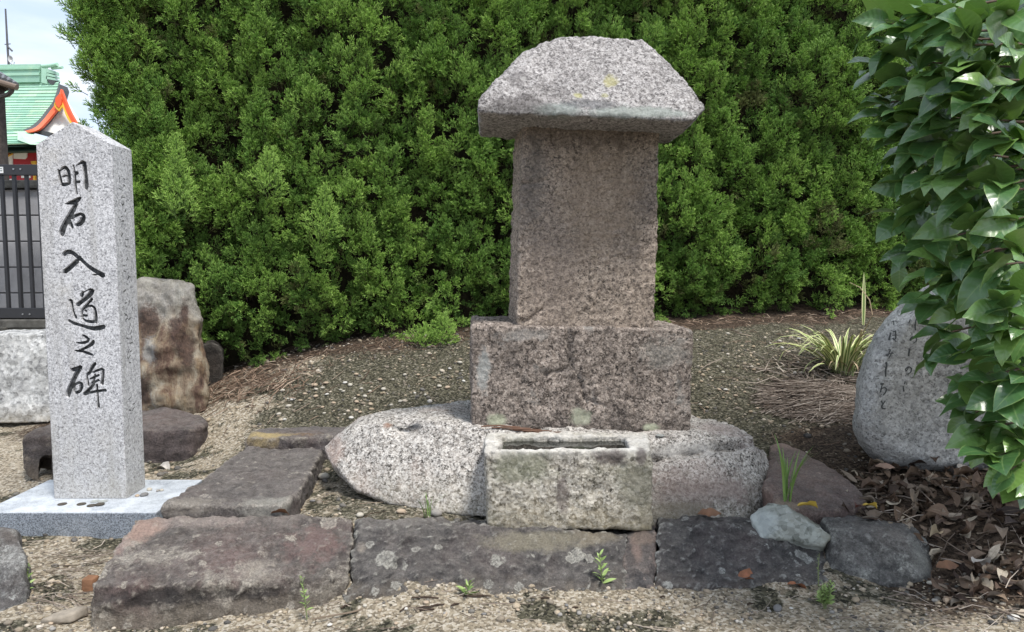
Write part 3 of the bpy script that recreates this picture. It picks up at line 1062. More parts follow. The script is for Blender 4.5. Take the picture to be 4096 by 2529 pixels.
# ------------------------------------------------------------------ water basin
f = WS([(1950, 2122, 1.715), (2608, 2128, 1.735), (2602, 1795, 1.735), (1934, 1803, 1.72)])
b_ = WS([(2590, 1727, 1.95), (1945, 1729, 1.945)])
outer = f + b_ + [Vector((b_[0].x, b_[0].y, f[1].z)), Vector((b_[1].x, b_[1].y, f[0].z))]
ins = WS([(1998, 1796, 1.742), (2520, 1791, 1.750), (2495, 1740, 1.895), (2015, 1743, 1.89)])
cutp = [p + Vector((0, 0, 0.03)) for p in ins] + [Vector((p.x * 1.0, p.y, p.z - 0.055)) for p in ins]
bas = empty('water_basin', (f[0] + f[1] + b_[0] + b_[1]) * 0.25, 'rough rectangular stone water basin with a hollow top, in front of the boulder', 'stone basin')
bas.location.z = f[0].z
basin = rock('basin_block', [outer], 0.005, 3, ((7, 0.004), (24, 0.0038), (80, 0.0028)), 41, cuts=[cutp], parent=bas)
basin.data.materials.append(granite('basin_granite', (0.070, 0.062, 0.050), (0.32, 0.292, 0.24), (0.64, 0.60, 0.53), scale=185, f_lo=0.22, f_hi=0.6, tone=(0.8, 1.18), bump=0.9, bs=80,
    patches=((10, 0.56, 0.66, (0.10, 0.085, 0.08), 0.55), (5, 0.50, 0.66, (0.19, 0.19, 0.13), 0.5), (26, 0.64, 0.71, (0.50, 0.51, 0.46), 0.6)),
    zst=((0.10, 0.0, (0.28, 0.235, 0.15), 0.7), (0.175, 0.198, (0.66, 0.64, 0.60), 0.85)),
    spots=[(rel(bas, 2440, 1830, 1.73), (0.05, 0.06, 0.025), (0.09, 0.07, 0.07), 0.75, 0.6), (rel(bas, 2565, 1830, 1.73), (0.015, 0.06, 0.025), (0.10, 0.08, 0.08), 0.7, 0.6),
           (rel(bas, 2090, 1870, 1.72), (0.09, 0.06, 0.05), (0.17, 0.18, 0.12), 0.6, 0.7), (rel(bas, 2540, 1950, 1.73), (0.06, 0.06, 0.06), (0.21, 0.20, 0.15), 0.6, 0.7),
           (rel(bas, 2250, 1990, 1.72), (0.02, 0.06, 0.05), (0.10, 0.075, 0.075), 0.5, 0.8)]))
wz = ins[0].z - 0.020
wm = Mat('still_water', 0.04, 0.5)
wm.b.inputs['Base Color'].default_value = (0.012, 0.013, 0.010, 1)
mbw = MB()
wp = [Vector((p.x, p.y, wz)) for p in ins]
cw = sum(wp, Vector()) / 4
mbw.prism([cw + (p - cw) * 1.03 for p in wp], (0, 0, -0.012))
mbw.build('water', wm.fin(None, wm.bump(wm.noise(25, 3), 0.08, 0.004)), bas)

# ------------------------------------------------------------------ kerb stones along the front
def below(pts, z=-0.06):
    return [Vector((p.x, p.y, z)) for p in pts]


k1 = WS([(545, 2088, 1.70), (600, 2070, 1.745), (1000, 2066, 1.75), (1405, 2072, 1.745), (1420, 2130, 1.68), (1388, 2310, 1.552), (1000, 2318, 1.505), (700, 2330, 1.48), (366, 2348, 1.450), (440, 2235, 1.555)])
k1b = [G(366, 2535, -0.02), G(800, 2490, -0.02), G(1368, 2424, -0.012)]
kerb1 = rock('kerb_stone', [k1 + below(k1b) + below(k1[:4]) + k1b], 0.005, 1, ((4, 0.005), (13, 0.004), (36, 0.0042), (100, 0.0026)), 51, facet=(11, 0.009), strata=(18, 0.003, (0.05, 0.25, 1.0)),
             label='largest kerb stone, dark with a pink left corner and a sloping top', cat='kerb stone', group='kerb stones along the front')
DLO, DHI = (0.032, 0.027, 0.025), (0.140, 0.117, 0.105)
kerb1.data.materials.append(weathered('kerb_dark_pink', DLO, DHI, (0.26, 0.155, 0.14), (0.42, 0.38, 0.32), rust_amt=0.5, cs=13, circ_thr=0.78, pale_rng=(0.54, 0.62),
    zst=((0.125, 0.07, (0.23, 0.195, 0.15), 0.7), (0.175, 0.205, (0.40, 0.34, 0.30), 0.55)),
    spots=[(rel(kerb1, 620, 2385, 1.47), (0.13, 0.05, 0.022), (0.022, 0.019, 0.019), 0.8, 0.7), (rel(kerb1, 1000, 2360, 1.51), (0.13, 0.05, 0.018), (0.024, 0.021, 0.021), 0.75, 0.8), (rel(kerb1, 560, 2120, 1.68), (0.075, 0.09, 0.05), (0.47, 0.33, 0.27), 0.85, 0.7), (rel(kerb1, 470, 2200, 1.6), (0.03, 0.06, 0.05), (0.42, 0.30, 0.26), 0.7, 0.6),  # first two spots: dark stain, plus shade under the overhang painted in
           (rel(kerb1, 1250, 2180, 1.65), (0.075, 0.1, 0.045), (0.27, 0.17, 0.155), 0.55, 1.1), (rel(kerb1, 620, 2230, 1.59), (0.055, 0.07, 0.022), (0.42, 0.37, 0.32), 0.85, 0.6),
           (rel(kerb1, 1000, 2300, 1.56), (0.10, 0.07, 0.035), (0.43, 0.38, 0.32), 0.75, 0.9), (rel(kerb1, 800, 2080, 1.73), (0.16, 0.06, 0.02), (0.44, 0.37, 0.33), 0.6, 0.8),
           (rel(kerb1, 1290, 2275, 1.59), (0.014, 0.05, 0.010), (0.46, 0.43, 0.37), 0.9, 0.3)]))

def step_edit(v, n):
    # the broken-off left end of the long stone stands proud along a slanting fracture
    a, b = np.array(W(1640, 2110, 1.71)), np.array(W(1560, 2300, 1.64))
    xl_ = a[0] + (b[0] - a[0]) * (a[2] - v[:, 2]) / (a[2] - b[2]) + 0.010 * perlin(v * 35, 5)
    k = 1 / (1 + np.exp((v[:, 0] - xl_) / 0.0025))
    fr = np.clip((1.74 - v[:, 1]) / 0.03, 0, 1) * np.clip((v[:, 2] + 0.01) / 0.03, 0, 1)
    v = v.copy()
    v[:, 1] -= 0.013 * k * fr - 0.006 * fr
    return v


k2 = WS([(1432, 2078, 1.745), (2000, 2082, 1.82), (2512, 2120, 1.80), (1436, 2105, 1.70), (1700, 2098, 1.715), (1950, 2102, 1.72), (2516, 2140, 1.71)])
k2b = [G(1385, 2412, 0), G(1800, 2400, 0), G(2496, 2362, 0)]
kerb2 = rock('kerb_stone', [k2 + below(k2b) + below(k2[:3]) + k2b], 0.005, 1, ((4, 0.006), (13, 0.004), (36, 0.0042), (100, 0.0026)), 61, edit=step_edit, facet=(11, 0.009), strata=(15, 0.003, (0.1, 0.2, 1.0)),
             label='long charcoal kerb stone under the basin, dotted with round pale lichens', cat='kerb stone', group='kerb stones along the front')
kerb2.data.materials.append(weathered('kerb_charcoal', (0.027, 0.025, 0.025), (0.110, 0.101, 0.096), (0.17, 0.12, 0.11), (0.40, 0.385, 0.34), rust_amt=0.35, pale_rng=(0.64, 0.72), cs=10, circ_thr=0.55,
    zst=((0.10, 0.06, (0.24, 0.195, 0.14), 0.7), (0.158, 0.182, (0.36, 0.33, 0.30), 0.6)),
    spots=[(rel(kerb2, 1460, 2185, 1.67), (0.024, 0.05, 0.020), (0.46, 0.40, 0.33), 0.9, 0.35), (rel(kerb2, 1520, 2250, 1.65), (0.013, 0.05, 0.014), (0.42, 0.37, 0.31), 0.85, 0.4),
           (rel(kerb2, 2150, 2165, 1.68), (0.17, 0.1, 0.018), (0.30, 0.27, 0.20), 0.75, 0.6), (rel(kerb2, 2400, 2155, 1.68), (0.08, 0.1, 0.018), (0.28, 0.24, 0.18), 0.7, 0.6),
           (rel(kerb2, 1530, 2325, 1.62), (0.013, 0.05, 0.011), (0.42, 0.37, 0.31), 0.8, 0.4), (rel(kerb2, 1935, 2255, 1.65), (0.013, 0.05, 0.013), (0.42, 0.40, 0.34), 0.85, 0.3),
           (rel(kerb2, 1940, 2300, 1.64), (0.014, 0.05, 0.013), (0.40, 0.38, 0.33), 0.85, 0.3), (rel(kerb2, 1845, 2290, 1.64), (0.008, 0.05, 0.016), (0.40, 0.38, 0.33), 0.85, 0.3),
           (rel(kerb2, 1640, 2370, 1.61), (0.12, 0.05, 0.02), (0.24, 0.19, 0.13), 0.75, 0.7)]))

k3 = WS([(2506, 2125, 1.80), (2626, 2095, 1.80), (2506, 2142, 1.712), (2624, 2126, 1.718)])
k3b = [G(2488, 2362, 0), G(2614, 2352, 0)]
kerb3 = rock('kerb_stone', [k3 + below(k3b) + below(k3[:2]) + k3b], 0.005, 3, ((8, 0.006), (30, 0.004), (90, 0.0015)), 71,
             label='narrow reddish-brown kerb stone wedged between two dark ones', cat='kerb stone', group='kerb stones along the front')
kerb3.data.materials.append(weathered('kerb_brown', (0.026, 0.025, 0.026), (0.100, 0.092, 0.090), (0.24, 0.17, 0.14), (0.36, 0.29, 0.25), rust_amt=0.35, cs=30,
    spots=[(rel(kerb3, 2540, 2230, 1.68), (0.016, 0.06, 0.06), (0.33, 0.24, 0.20), 0.85, 0.6), (rel(kerb3, 2600, 2230, 1.69), (0.010, 0.06, 0.04), (0.30, 0.21, 0.18), 0.75, 0.7), (rel(kerb3, 2570, 2150, 1.7), (0.04, 0.1, 0.014), (0.33, 0.25, 0.20), 0.8, 0.7)]))

k4 = WS([(2635, 2072, 1.80), (3000, 2072, 1.82), (3290, 2175, 1.76), (2638, 2098, 1.73), (2950, 2108, 1.735), (3265, 2200, 1.715), (3100, 2120, 1.75)])
k4b = [G(2618, 2352, 0), G(3000, 2348, 0), G(3300, 2340, 0)]
kerb4 = rock('kerb_stone', [k4 + below(k4b) + below(k4[:3]) + k4b], 0.005, 1, ((4, 0.004), (13, 0.003), (36, 0.0042), (100, 0.0026)), 81, facet=(11, 0.009), strata=(16, 0.002, (0.1, 0.2, 1.0)),
             label='blue-black kerb stone right of the basin, with small white lichen dots', cat='kerb stone', group='kerb stones along the front')
kerb4.data.materials.append(weathered('kerb_blue_black', (0.027, 0.026, 0.027), (0.105, 0.099, 0.096), (0.16, 0.115, 0.11), (0.50, 0.50, 0.46), rust_amt=0.4, pale_rng=(0.66, 0.74), cs=13, circ_thr=0.68,
    zst=((0.09, 0.06, (0.19, 0.15, 0.125), 0.6), (0.155, 0.18, (0.34, 0.32, 0.30), 0.6))))

k5 = WS([(3278, 2072, 1.77), (3320, 2055, 1.82), (3500, 2062, 1.84), (3640, 2095, 1.79), (3672, 2122, 1.72), (3330, 2120, 1.70), (3500, 2130, 1.675), (3640, 2165, 1.65), (3752, 2232, 1.685)])
k5b = [G(3330, 2300, 0), G(3565, 2340, 0.0), G(3720, 2290, 0.02), W(3560, 2280, 1.625)]
kerb5 = rock('kerb_stone', [k5 + below(k5b) + below(k5[:4]) + k5b], 0.006, 1, ((5, 0.003), (15, 0.003), (40, 0.004), (100, 0.0026)), 91, facet=(12, 0.004), strata=(24, 0.002, (0.3, 0.2, 1.0)),
             label='faceted grey kerb stone at the right end, beside the heap of dead leaves', cat='kerb stone', group='kerb stones along the front')
kerb5.data.materials.append(weathered('kerb_grey', (0.055, 0.055, 0.053), (0.20, 0.195, 0.185), (0.20, 0.16, 0.14), (0.46, 0.46, 0.42), rust_amt=0.3, pale_rng=(0.56, 0.68), cs=9, circ_thr=0.8,
    spots=[(rel(kerb5, 3445, 2130, 1.71), (0.013, 0.05, 0.012), (0.58, 0.58, 0.54), 0.9, 0.25), (rel(kerb5, 3640, 2230, 1.67), (0.035, 0.08, 0.05), (0.36, 0.36, 0.32), 0.7, 0.6)]))

wd = WS([(2998, 2065, 1.76), (3078, 2012, 1.80), (3140, 2010, 1.81), (3145, 2030, 1.74), (3328, 2150, 1.70), (3305, 2182, 1.69), (3045, 2150, 1.705), (3060, 2030, 1.88), (3330, 2120, 1.82), (3200, 2165, 1.69), (3190, 2090, 1.70)])
wedge = rock('wedge_rock', [wd + [p + Vector((0, 0.03, -0.03)) for p in wd[4:7]]], 0.005, 1, ((9, 0.002), (28, 0.002), (80, 0.0016)), 101, facet=(20, 0.003), strata=(30, 0.002, (0.6, 0.2, 0.8)),
             label='pale greenish-grey wedge-shaped rock lying on the kerb', cat='rock')
wedge.data.materials.append(granite('wedge_stone', (0.14, 0.15, 0.13), (0.30, 0.315, 0.28), (0.44, 0.46, 0.42), scale=90, tone=(0.75, 1.2), bump=0.9, bs=60, patches=((8, 0.5, 0.66, (0.24, 0.215, 0.15), 0.6), (20, 0.62, 0.7, (0.42, 0.45, 0.42), 0.5)),
    spots=[(rel(wedge, 3040, 2090, 1.74), (0.05, 0.08, 0.05), (0.45, 0.49, 0.48), 0.6, 0.6)]))

# ------------------------------------------------------------------ paving slabs at the left, flat rocks at the right
def top_rock(name, tops, ztop_dz, seed, label, cat, group=None, voxel=0.007, disp=((4, 0.006), (14, 0.004), (45, 0.0035), (100, 0.0024)), thick=0.12, strata=None):
    return rock(name, [tops + [p - Vector((0, 0, thick)) for p in tops]], voxel, 2, disp, seed, label=label, cat=cat, group=group, strata=strata, facet=(12, 0.005))


ZA = 0.135
ta = [G(648, 2022, ZA), G(1128, 2018, ZA), G(1190, 1975, ZA), G(1245, 1880, ZA), G(1300, 1788, ZA), G(985, 1790, ZA), G(760, 1945, ZA)]
paveA = top_rock('paving_slab', ta, 0, 111, 'long dark purple-grey paving slab running back beside the boulder', 'paving slab', 'dark paving slabs left of the boulder', thick=0.11)
paveA.data.materials.append(weathered('paving_purple', (0.050, 0.043, 0.041), (0.170, 0.150, 0.139), (0.17, 0.12, 0.11), (0.42, 0.38, 0.33), rust_amt=0.3, pale_rng=(0.6, 0.7), cs=22, circ_thr=0.85,
    spots=[(rel(paveA, 1080, 2020, 1.77), (0.10, 0.05, 0.035), (0.42, 0.40, 0.35), 0.75, 0.7), (rel(paveA, 760, 2025, 1.77), (0.10, 0.04, 0.03), (0.38, 0.34, 0.29), 0.7, 0.8), (rel(paveA, 1230, 1950, 1.85), (0.02, 0.2, 0.04), (0.30, 0.24, 0.20), 0.5, 0.8)]))
ZB = 0.172
tb = [G(978, 1748, ZB), G(1300, 1752, ZB), G(1430, 1740, ZB), G(1400, 1704, ZB), G(1080, 1705, ZB), G(1010, 1725, ZB)]
paveB = top_rock('paving_slab', tb, 0, 121, 'dark paving slab with an ochre front edge, farther back', 'paving slab', 'dark paving slabs left of the boulder', thick=0.12)
paveB.data.materials.append(weathered('paving_ochre', (0.055, 0.047, 0.047), (0.14, 0.122, 0.118), (0.20, 0.13, 0.10), (0.40, 0.36, 0.30), rust_amt=0.4, cs=30, circ=False,
    spots=[(rel(paveB, 1070, 1765, 2.33), (0.14, 0.045, 0.045), (0.50, 0.39, 0.20), 1.0, 0.35), (rel(paveB, 1230, 1768, 2.33), (0.09, 0.03, 0.035), (0.26, 0.16, 0.085), 0.85, 0.5), (rel(paveB, 995, 1730, 2.4), (0.045, 0.12, 0.04), (0.47, 0.38, 0.22), 0.9, 0.5)]))

fr = WS([(3080, 1775, 2.2), (3140, 1768, 2.22), (3200, 1800, 2.12), (3330, 1880, 1.98), (3450, 1975, 1.86), (3480, 2005, 1.83), (3330, 2045, 1.775), (3130, 2040, 1.76), (3060, 1950, 1.85)])
flat1 = rock('flat_rock', [fr + [p - Vector((0, 0, 0.12)) for p in fr]], 0.007, 5, ((4, 0.008), (14, 0.005), (45, 0.0025)), 131, strata=(40, 0.0025, (0.5, 0.3, 0.4)),
             label='flat reddish-brown rock sloping towards the dead leaves', cat='rock')
flat1.data.materials.append(weathered('flat_red', (0.075, 0.055, 0.050), (0.235, 0.170, 0.148), (0.34, 0.235, 0.19), (0.40, 0.33, 0.28), rust_amt=0.7, cs=25, circ=False,
    spots=[(rel(flat1, 3160, 1785, 2.18), (0.10, 0.10, 0.04), (0.40, 0.29, 0.24), 0.75, 0.6), (rel(flat1, 3190, 2010, 1.78), (0.10, 0.03, 0.02), (0.42, 0.33, 0.25), 0.8, 0.6)]))
fr2 = WS([(2990, 1725, 2.35), (3080, 1712, 2.4), (3180, 1730, 2.36), (3232, 1775, 2.25), (3200, 1805, 2.2), (3020, 1770, 2.25)])
flat2 = rock('flat_rock', [fr2 + [p - Vector((0, 0, 0.12)) for p in fr2]], 0.007, 5, ((5, 0.008), (16, 0.005), (45, 0.0025)), 141,
             label='small dull brown flat rock behind the reddish one', cat='rock')
flat2.data.materials.append(weathered('flat_brown', (0.05, 0.042, 0.036), (0.15, 0.125, 0.105), (0.20, 0.15, 0.12), (0.30, 0.26, 0.22), circ=False))

lb = WS([(-120, 2110, 1.62), (20, 2112, 1.60), (60, 2118, 1.60), (90, 2175, 1.57), (108, 2300, 1.53), (126, 2350, 1.52), (60, 2415, 1.48), (0, 2440, 1.46), (-150, 2440, 1.46), (-150, 2150, 1.75), (70, 2180, 1.72), (120, 2350, 1.62)])
leftb = rock('boulder', [lb + below(lb, -0.05)], 0.007, 4, ((5, 0.008), (16, 0.006), (45, 0.003)), 151, label='dark lichen-crusted boulder cut off by the left edge in front', cat='boulder')
leftb.data.materials.append(weathered('left_boulder', (0.045, 0.042, 0.042), (0.15, 0.14, 0.135), (0.15, 0.12, 0.10), (0.40, 0.40, 0.38), pale_rng=(0.52, 0.64), cs=30))

# ------------------------------------------------------------------ stones behind the post
tr = WS([(535, 1150, 2.80), (560, 1133, 2.80), (610, 1122, 2.80), (690, 1122, 2.80), (772, 1138, 2.80), (780, 1210, 2.79), (792, 1370, 2.76), (822, 1500, 2.74), (828, 1570, 2.74), (818, 1670, 2.74), (525, 1700, 2.74), (525, 1400, 2.72), (640, 1400, 2.71), (620, 1600, 2.70)])
trb = [Vector((p.x * (p.y + 0.24) / p.y - 0.01, p.y + 0.24, p.z - 0.015)) for p in tr]
tan = rock('standing_rock', [tr + trb], 0.008, 5, ((4, 0.016), (11, 0.010), (30, 0.005), (80, 0.002)), 161, facet=(6, 0.013), strata=(7, 0.008, (1.0, 0.2, 0.25)),
           label='upright tan and rust-stained rock behind the carved post, against the hedge', cat='standing rock')
mt = Mat('tan_rock', 0.8, 0.35)
stv = mt.vmap((2.4, 2.4, 0.6))
n1 = mt.noise(7, 8, 0.66, vec=stv, dist=0.6)
c = mt.ramp(n1, [(0.34, (0.060, 0.036, 0.027)), (0.43, (0.13, 0.080, 0.056)), (0.5, (0.235, 0.18, 0.125)), (0.6, (0.33, 0.285, 0.215)), (0.72, (0.42, 0.40, 0.36))])
c = mt.mix(mt.ramp(mt.noise(16, 7, 0.7, vec=mt.vmap((1, 1, 0.6), (4, 2, 1))), [(0.5, 0), (0.68, 0.5)]), c, (0.30, 0.21, 0.105))
sepz = mt.sep()
c = mt.mix(mt.ramp(mt.math('ADD', sepz, mt.math('MULTIPLY', mt.math('SUBTRACT', mt.noise(10, 5), 0.5), 0.25)), [(0.40, 0), (0.47, 0.75)]), c, mt.ramp(mt.noise(30, 6, 0.7), [(0.35, (0.17, 0.17, 0.15)), (0.65, (0.40, 0.39, 0.36))]))
for pz in ((590, 1290, 0.05, 0.09), (620, 1420, 0.04, 0.06), (580, 1560, 0.06, 0.09), (700, 1330, 0.035, 0.07), (735, 1400, 0.04, 0.10), (720, 1250, 0.025, 0.06)):
    c = mt.mix(mt.math('MULTIPLY', mt.spot(rel(tan, pz[0], pz[1], 2.73), (pz[2], 0.15, pz[3]), 0.9, 18), 0.9), c, mt.ramp(mt.noise(60, 6, 0.75), [(0.35, (0.036, 0.023, 0.020)), (0.7, (0.125, 0.075, 0.054))]))
c = mt.mix(mt.math('MULTIPLY', mt.spot(rel(tan, 600, 1400, 2.72), (0.035, 0.15, 0.06), 1.0, 18), 0.6), c, (0.38, 0.38, 0.36))
tan.data.materials.append(mt.fin(c, mt.bump(mt.math('ADD', mt.noise(30, 8, 0.7, vec=stv), mt.math('MULTIPLY', mt.noise(140, 4, 0.7), 0.3)), 0.9, 0.015)))

dk = WS([(800, 1385, 2.98), (850, 1370, 2.98), (892, 1400, 2.98), (895, 1560, 2.97), (890, 1600, 2.96), (800, 1620, 2.95)])
darkb = rock('dark_rock', [dk + [Vector((p.x * (p.y + 0.12) / p.y, p.y + 0.12, p.z)) for p in dk]], 0.008, 4, ((6, 0.008), (25, 0.004)), 171, label='dark square rock half hidden under the hedge beside the tan rock', cat='rock')
darkb.data.materials.append(weathered('shaded_rock', (0.016, 0.014, 0.013), (0.045, 0.040, 0.035), (0.06, 0.045, 0.035), (0.1, 0.09, 0.075), circ=False))

ds = WS([(540, 1642, 2.72), (680, 1634, 2.72), (800, 1648, 2.68), (832, 1672, 2.62), (812, 1702, 2.54), (770, 1722, 2.48), (560, 1722, 2.46), (590, 1865, 2.44), (700, 1862, 2.44), (765, 1840, 2.46), (800, 1790, 2.52)])
ds += [Vector((-1.42, 2.62, ds[0].z)), Vector((-1.42, 2.48, ds[6].z))]
slab2 = rock('stone_slab', [ds + [Vector((p.x, p.y + 0.03, 0.0)) for p in ds]], 0.007, 4, ((4, 0.010), (13, 0.007), (40, 0.003)), 181, strata=(22, 0.004, (0.1, 0.2, 1.0)),
             label='low dark brown stone slab behind the post, below the tan rock', cat='stone slab')
slab2.data.materials.append(weathered('slab_brown', (0.038, 0.031, 0.030), (0.115, 0.092, 0.088), (0.17, 0.12, 0.105), (0.26, 0.22, 0.19), cs=40, circ=False, pale_rng=(0.62, 0.74)))
dl = WS([(78, 1800, 2.40), (95, 1748, 2.42), (130, 1722, 2.44), (230, 1705, 2.46), (300, 1715, 2.46), (84, 1905, 2.36), (140, 1938, 2.34), (300, 1930, 2.34), (300, 1760, 2.38)])
leftr = rock('stone_slab', [dl + [Vector((p.x, p.y + 0.16, p.z)) for p in dl]], 0.007, 4, ((5, 0.010), (15, 0.007), (40, 0.003)), 191,
             cuts=[WS([(160, 1830, 2.3), (215, 1825, 2.3), (160, 1925, 2.3), (215, 1925, 2.3), (160, 1830, 2.46), (215, 1825, 2.46), (160, 1925, 2.46), (215, 1925, 2.46)])],
             label='rounded dark brown stone with a hollow, poking out left of the post', cat='stone slab')
leftr.data.materials.append(weathered('stone_dark_brown', (0.034, 0.029, 0.028), (0.10, 0.084, 0.078), (0.15, 0.11, 0.09), (0.30, 0.25, 0.19), circ=False, zst=((0.09, 0.0, (0.24, 0.19, 0.13), 0.6),)))

wb = WS([(-160, 1345, 3.12), (0, 1338, 3.12), (215, 1333, 3.12), (225, 1690, 3.05), (100, 1690, 3.05), (-160, 1700, 3.05)])
whiteb = rock('granite_block', [wb + [Vector((p.x, p.y + 0.22, p.z)) for p in wb]], 0.009, 3, ((4, 0.006), (16, 0.006), (45, 0.004)), 201,
              label='rough pale grey granite block at the left edge, in front of the wall', cat='stone block')
whiteb.data.materials.append(granite('pale_block', (0.17, 0.17, 0.17), (0.40, 0.40, 0.39), (0.60, 0.60, 0.59), scale=90, tone=(0.75, 1.15), bump=1.0, bs=40, patches=((9, 0.52, 0.66, (0.58, 0.58, 0.57), 0.6), (12, 0.56, 0.68, (0.24, 0.24, 0.24), 0.5)),
    zst=((0.10, -0.02, (0.27, 0.22, 0.14), 0.8),)))

# ------------------------------------------------------------------ poem stone at the right
po = [(3402, 1700), (3408, 1620), (3420, 1540), (3450, 1430), (3490, 1340), (3545, 1262), (3620, 1195), (3700, 1150), (3800, 1120), (3930, 1115), (4060, 1150), (4170, 1250), (4240, 1400), (4270, 1560), (4230, 1740), (4130, 1860),
      (3960, 1935), (3760, 1945), (3560, 1900), (3470, 1830), (3420, 1770)]
cpx, cpy = 3830, 1530
poem_pts = []
for px, py in po:
    poem_pts.append(W(px, py, 2.10))
    poem_pts.append(W(cpx + (px - cpx) * 0.93, cpy + (py - cpy) * 0.93, 2.02))
    poem_pts.append(W(cpx + (px - cpx) * 0.78, cpy + (py - cpy) * 0.80, 1.975))
    poem_pts.append(W(cpx + (px - cpx) * 0.93, cpy + (py - cpy) * 0.95, 2.20))
poem = empty('poem_stone', W(3830, 1940, 2.07), 'big rounded grey stone with fine carved writing, half behind the camellia', 'inscribed stone')
poemb = rock('stone_body', [poem_pts], 0.007, 10, ((3, 0.008), (12, 0.004), (40, 0.0022), (95, 0.0016)), 211, parent=poem, strata=(9, 0.0022, (0.5, 0.4, 0.8)))
poemb.data.materials.append(granite('poem_stone', (0.18, 0.18, 0.175), (0.46, 0.462, 0.455), (0.66, 0.66, 0.65), scale=240, f_lo=0.2, f_hi=0.65, tone=(0.85, 1.12), bump=1.0, bs=60, streak=((0.24, 0.24, 0.23), 0.35),
    patches=((20, 0.58, 0.68, (0.40, 0.41, 0.42), 0.4), (6, 0.56, 0.7, (0.19, 0.195, 0.20), 0.4)), zst=((0.12, 0.0, (0.15, 0.145, 0.13), 0.6),)))
bpy.context.view_layer.update()
pbv = bvh(poemb)
PS = [[(370, 455, 12), (350, 545, 20)], [(395, 450, 12), (435, 435, 14)], [(390, 490, 8), (440, 485, 10)], [(430, 430, 10), (432, 530, 14), (395, 545, 10), (395, 515, 8), (435, 568, 10)],
      [(340, 665, 8), (370, 660, 10), (330, 745, 12), (305, 725, 8), (350, 712, 8), (405, 705, 10)], [(390, 690, 8), (345, 770, 10)], [(315, 815, 20), (322, 850, 14), (305, 920, 18), (310, 990, 12)],
      [(245, 1080, 16), (285, 1075, 16)], [(270, 1075, 10), (245, 1180, 14)], [(250, 1140, 8), (300, 1115, 12), (322, 1145, 14), (300, 1195, 12), (275, 1215, 8)], [(255, 1280, 14), (280, 1330, 10)],
      [(305, 1280, 10), (260, 1345, 14), (265, 1375, 14), (305, 1378, 12)], [(440, 150, 14), (485, 130, 10)], [(535, 120, 10), (555, 108, 8)], [(370, 330, 8), (440, 310, 8)], [(405, 310, 12), (410, 370, 6)],
      [(605, 295, 8), (590, 340, 8)], [(685, 265, 10), (665, 360, 10), (670, 430, 12)], [(645, 505, 8), (605, 560, 12), (600, 535, 10), (640, 500, 10), (685, 525, 12), (680, 565, 10), (640, 585, 8)],
      [(590, 870, 8), (555, 930, 12), (545, 900, 10), (585, 865, 10), (625, 890, 12), (615, 935, 12), (575, 960, 8)], [(850, 790, 8), (815, 840, 12), (810, 815, 10), (850, 785, 10), (890, 800, 12), (885, 830, 10), (855, 850, 8)],
      [(600, 650, 20), (585, 740, 14)], [(535, 1080, 10), (545, 1050, 6)], [(520, 1100, 8), (530, 1170, 14)], [(840, 460, 8), (890, 450, 10), (925, 395, 10)]]
CHAR_OF = [0, 0, 0, 0, 1, 1, 2, 3, 3, 3, 4, 4, 5, 5, 6, 6, 7, 7, 8, 9, 10, 11, 12, 12, 13]
CARVED = plain('carved_ink', (0.075, 0.08, 0.08), 0.9)
WR = {}
for si, st in enumerate(PS):
    s = resample([(3440 + x / 3.025, 1180 + y / 3.025, wd / 3.025 * 1.15) for x, y, wd in st], 3.0)
    rows = []
    for i, (x, y, wd) in enumerate(s):
        a, b = s[max(i - 1, 0)], s[min(i + 1, len(s) - 1)]
        d = Vector((b[0] - a[0], b[1] - a[1])).normalized()
        n = Vector((-d.y, d.x)) * wd / 2
        row = []
        for sg in (1, -1):
            dr = Vector(ray(x + n.x * sg, y + n.y * sg)).normalized()
            hit = pbv.ray_cast(Vector((0, 0, CAMH)), dr)
            row.append(hit[0])
        if None in row:
            rows = []
            break
        nrm_ = Vector((0, -1, 0.15)).normalized()
        rows.append([row[0] + nrm_ * 0.0012, row[1] + nrm_ * 0.0012, row[1] - nrm_ * 0.002, row[0] - nrm_ * 0.002])
    if len(rows) < 2:
        continue
    vs_ = [p for r in rows for p in r]
    fs_ = []
    for i in range(len(rows) - 1):
        for k in range(4):
            fs_.append((i * 4 + k, i * 4 + (k + 1) % 4, (i + 1) * 4 + (k + 1) % 4, (i + 1) * 4 + k))
    fs_ += [(3, 2, 1, 0), tuple(len(vs_) - 4 + k for k in range(4))]
    ci_ = CHAR_OF[si]
    WR.setdefault(ci_, MB()).add(vs_, fs_)
for w_ in WR.values():
    w_.build('carved_character', CARVED, poem)

# ------------------------------------------------------------------ metal fence
FY = 5.2
BLK = plain('black_paint', (0.022, 0.023, 0.027), 0.45, 0.5, 0.15, 20)
fx0, fx1 = W(-420, 680, FY).x, W(330, 680, FY).x
zt0, zt1 = W(60, 702, FY).z, W(60, 660, FY).z
zb0, zb1 = W(90, 1272, FY).z, W(90, 1232, FY).z
fence = empty('metal_fence', ((fx0 + fx1) / 2, FY, gz((fx0 + fx1) / 2, FY)), 'black metal railing fence with thin upright bars in front of the block wall', 'fence')
b = MB(); b.box((fx0, FY - 0.025, zt0), (fx1, FY + 0.025, zt1)); b.build('top_rail', BLK, fence, bevel=0.003)
b = MB(); b.box((fx0, FY - 0.025, zb0), (fx1, FY + 0.025, zb1)); b.build('bottom_rail', BLK, fence, bevel=0.003)
bx = W(56, 700, FY).x
for k in range(-9, 6):
    x = bx + k * 0.0895
    if fx0 < x < fx1:
        b = MB()
        b.box((x - 0.0105, FY - 0.011, zb1), (x + 0.0105, FY + 0.011, zt0))
        b.build('bar', BLK, fence)
SCR = plain('screw_steel', (0.35, 0.36, 0.37), 0.4, 0.5, metal=0.7)
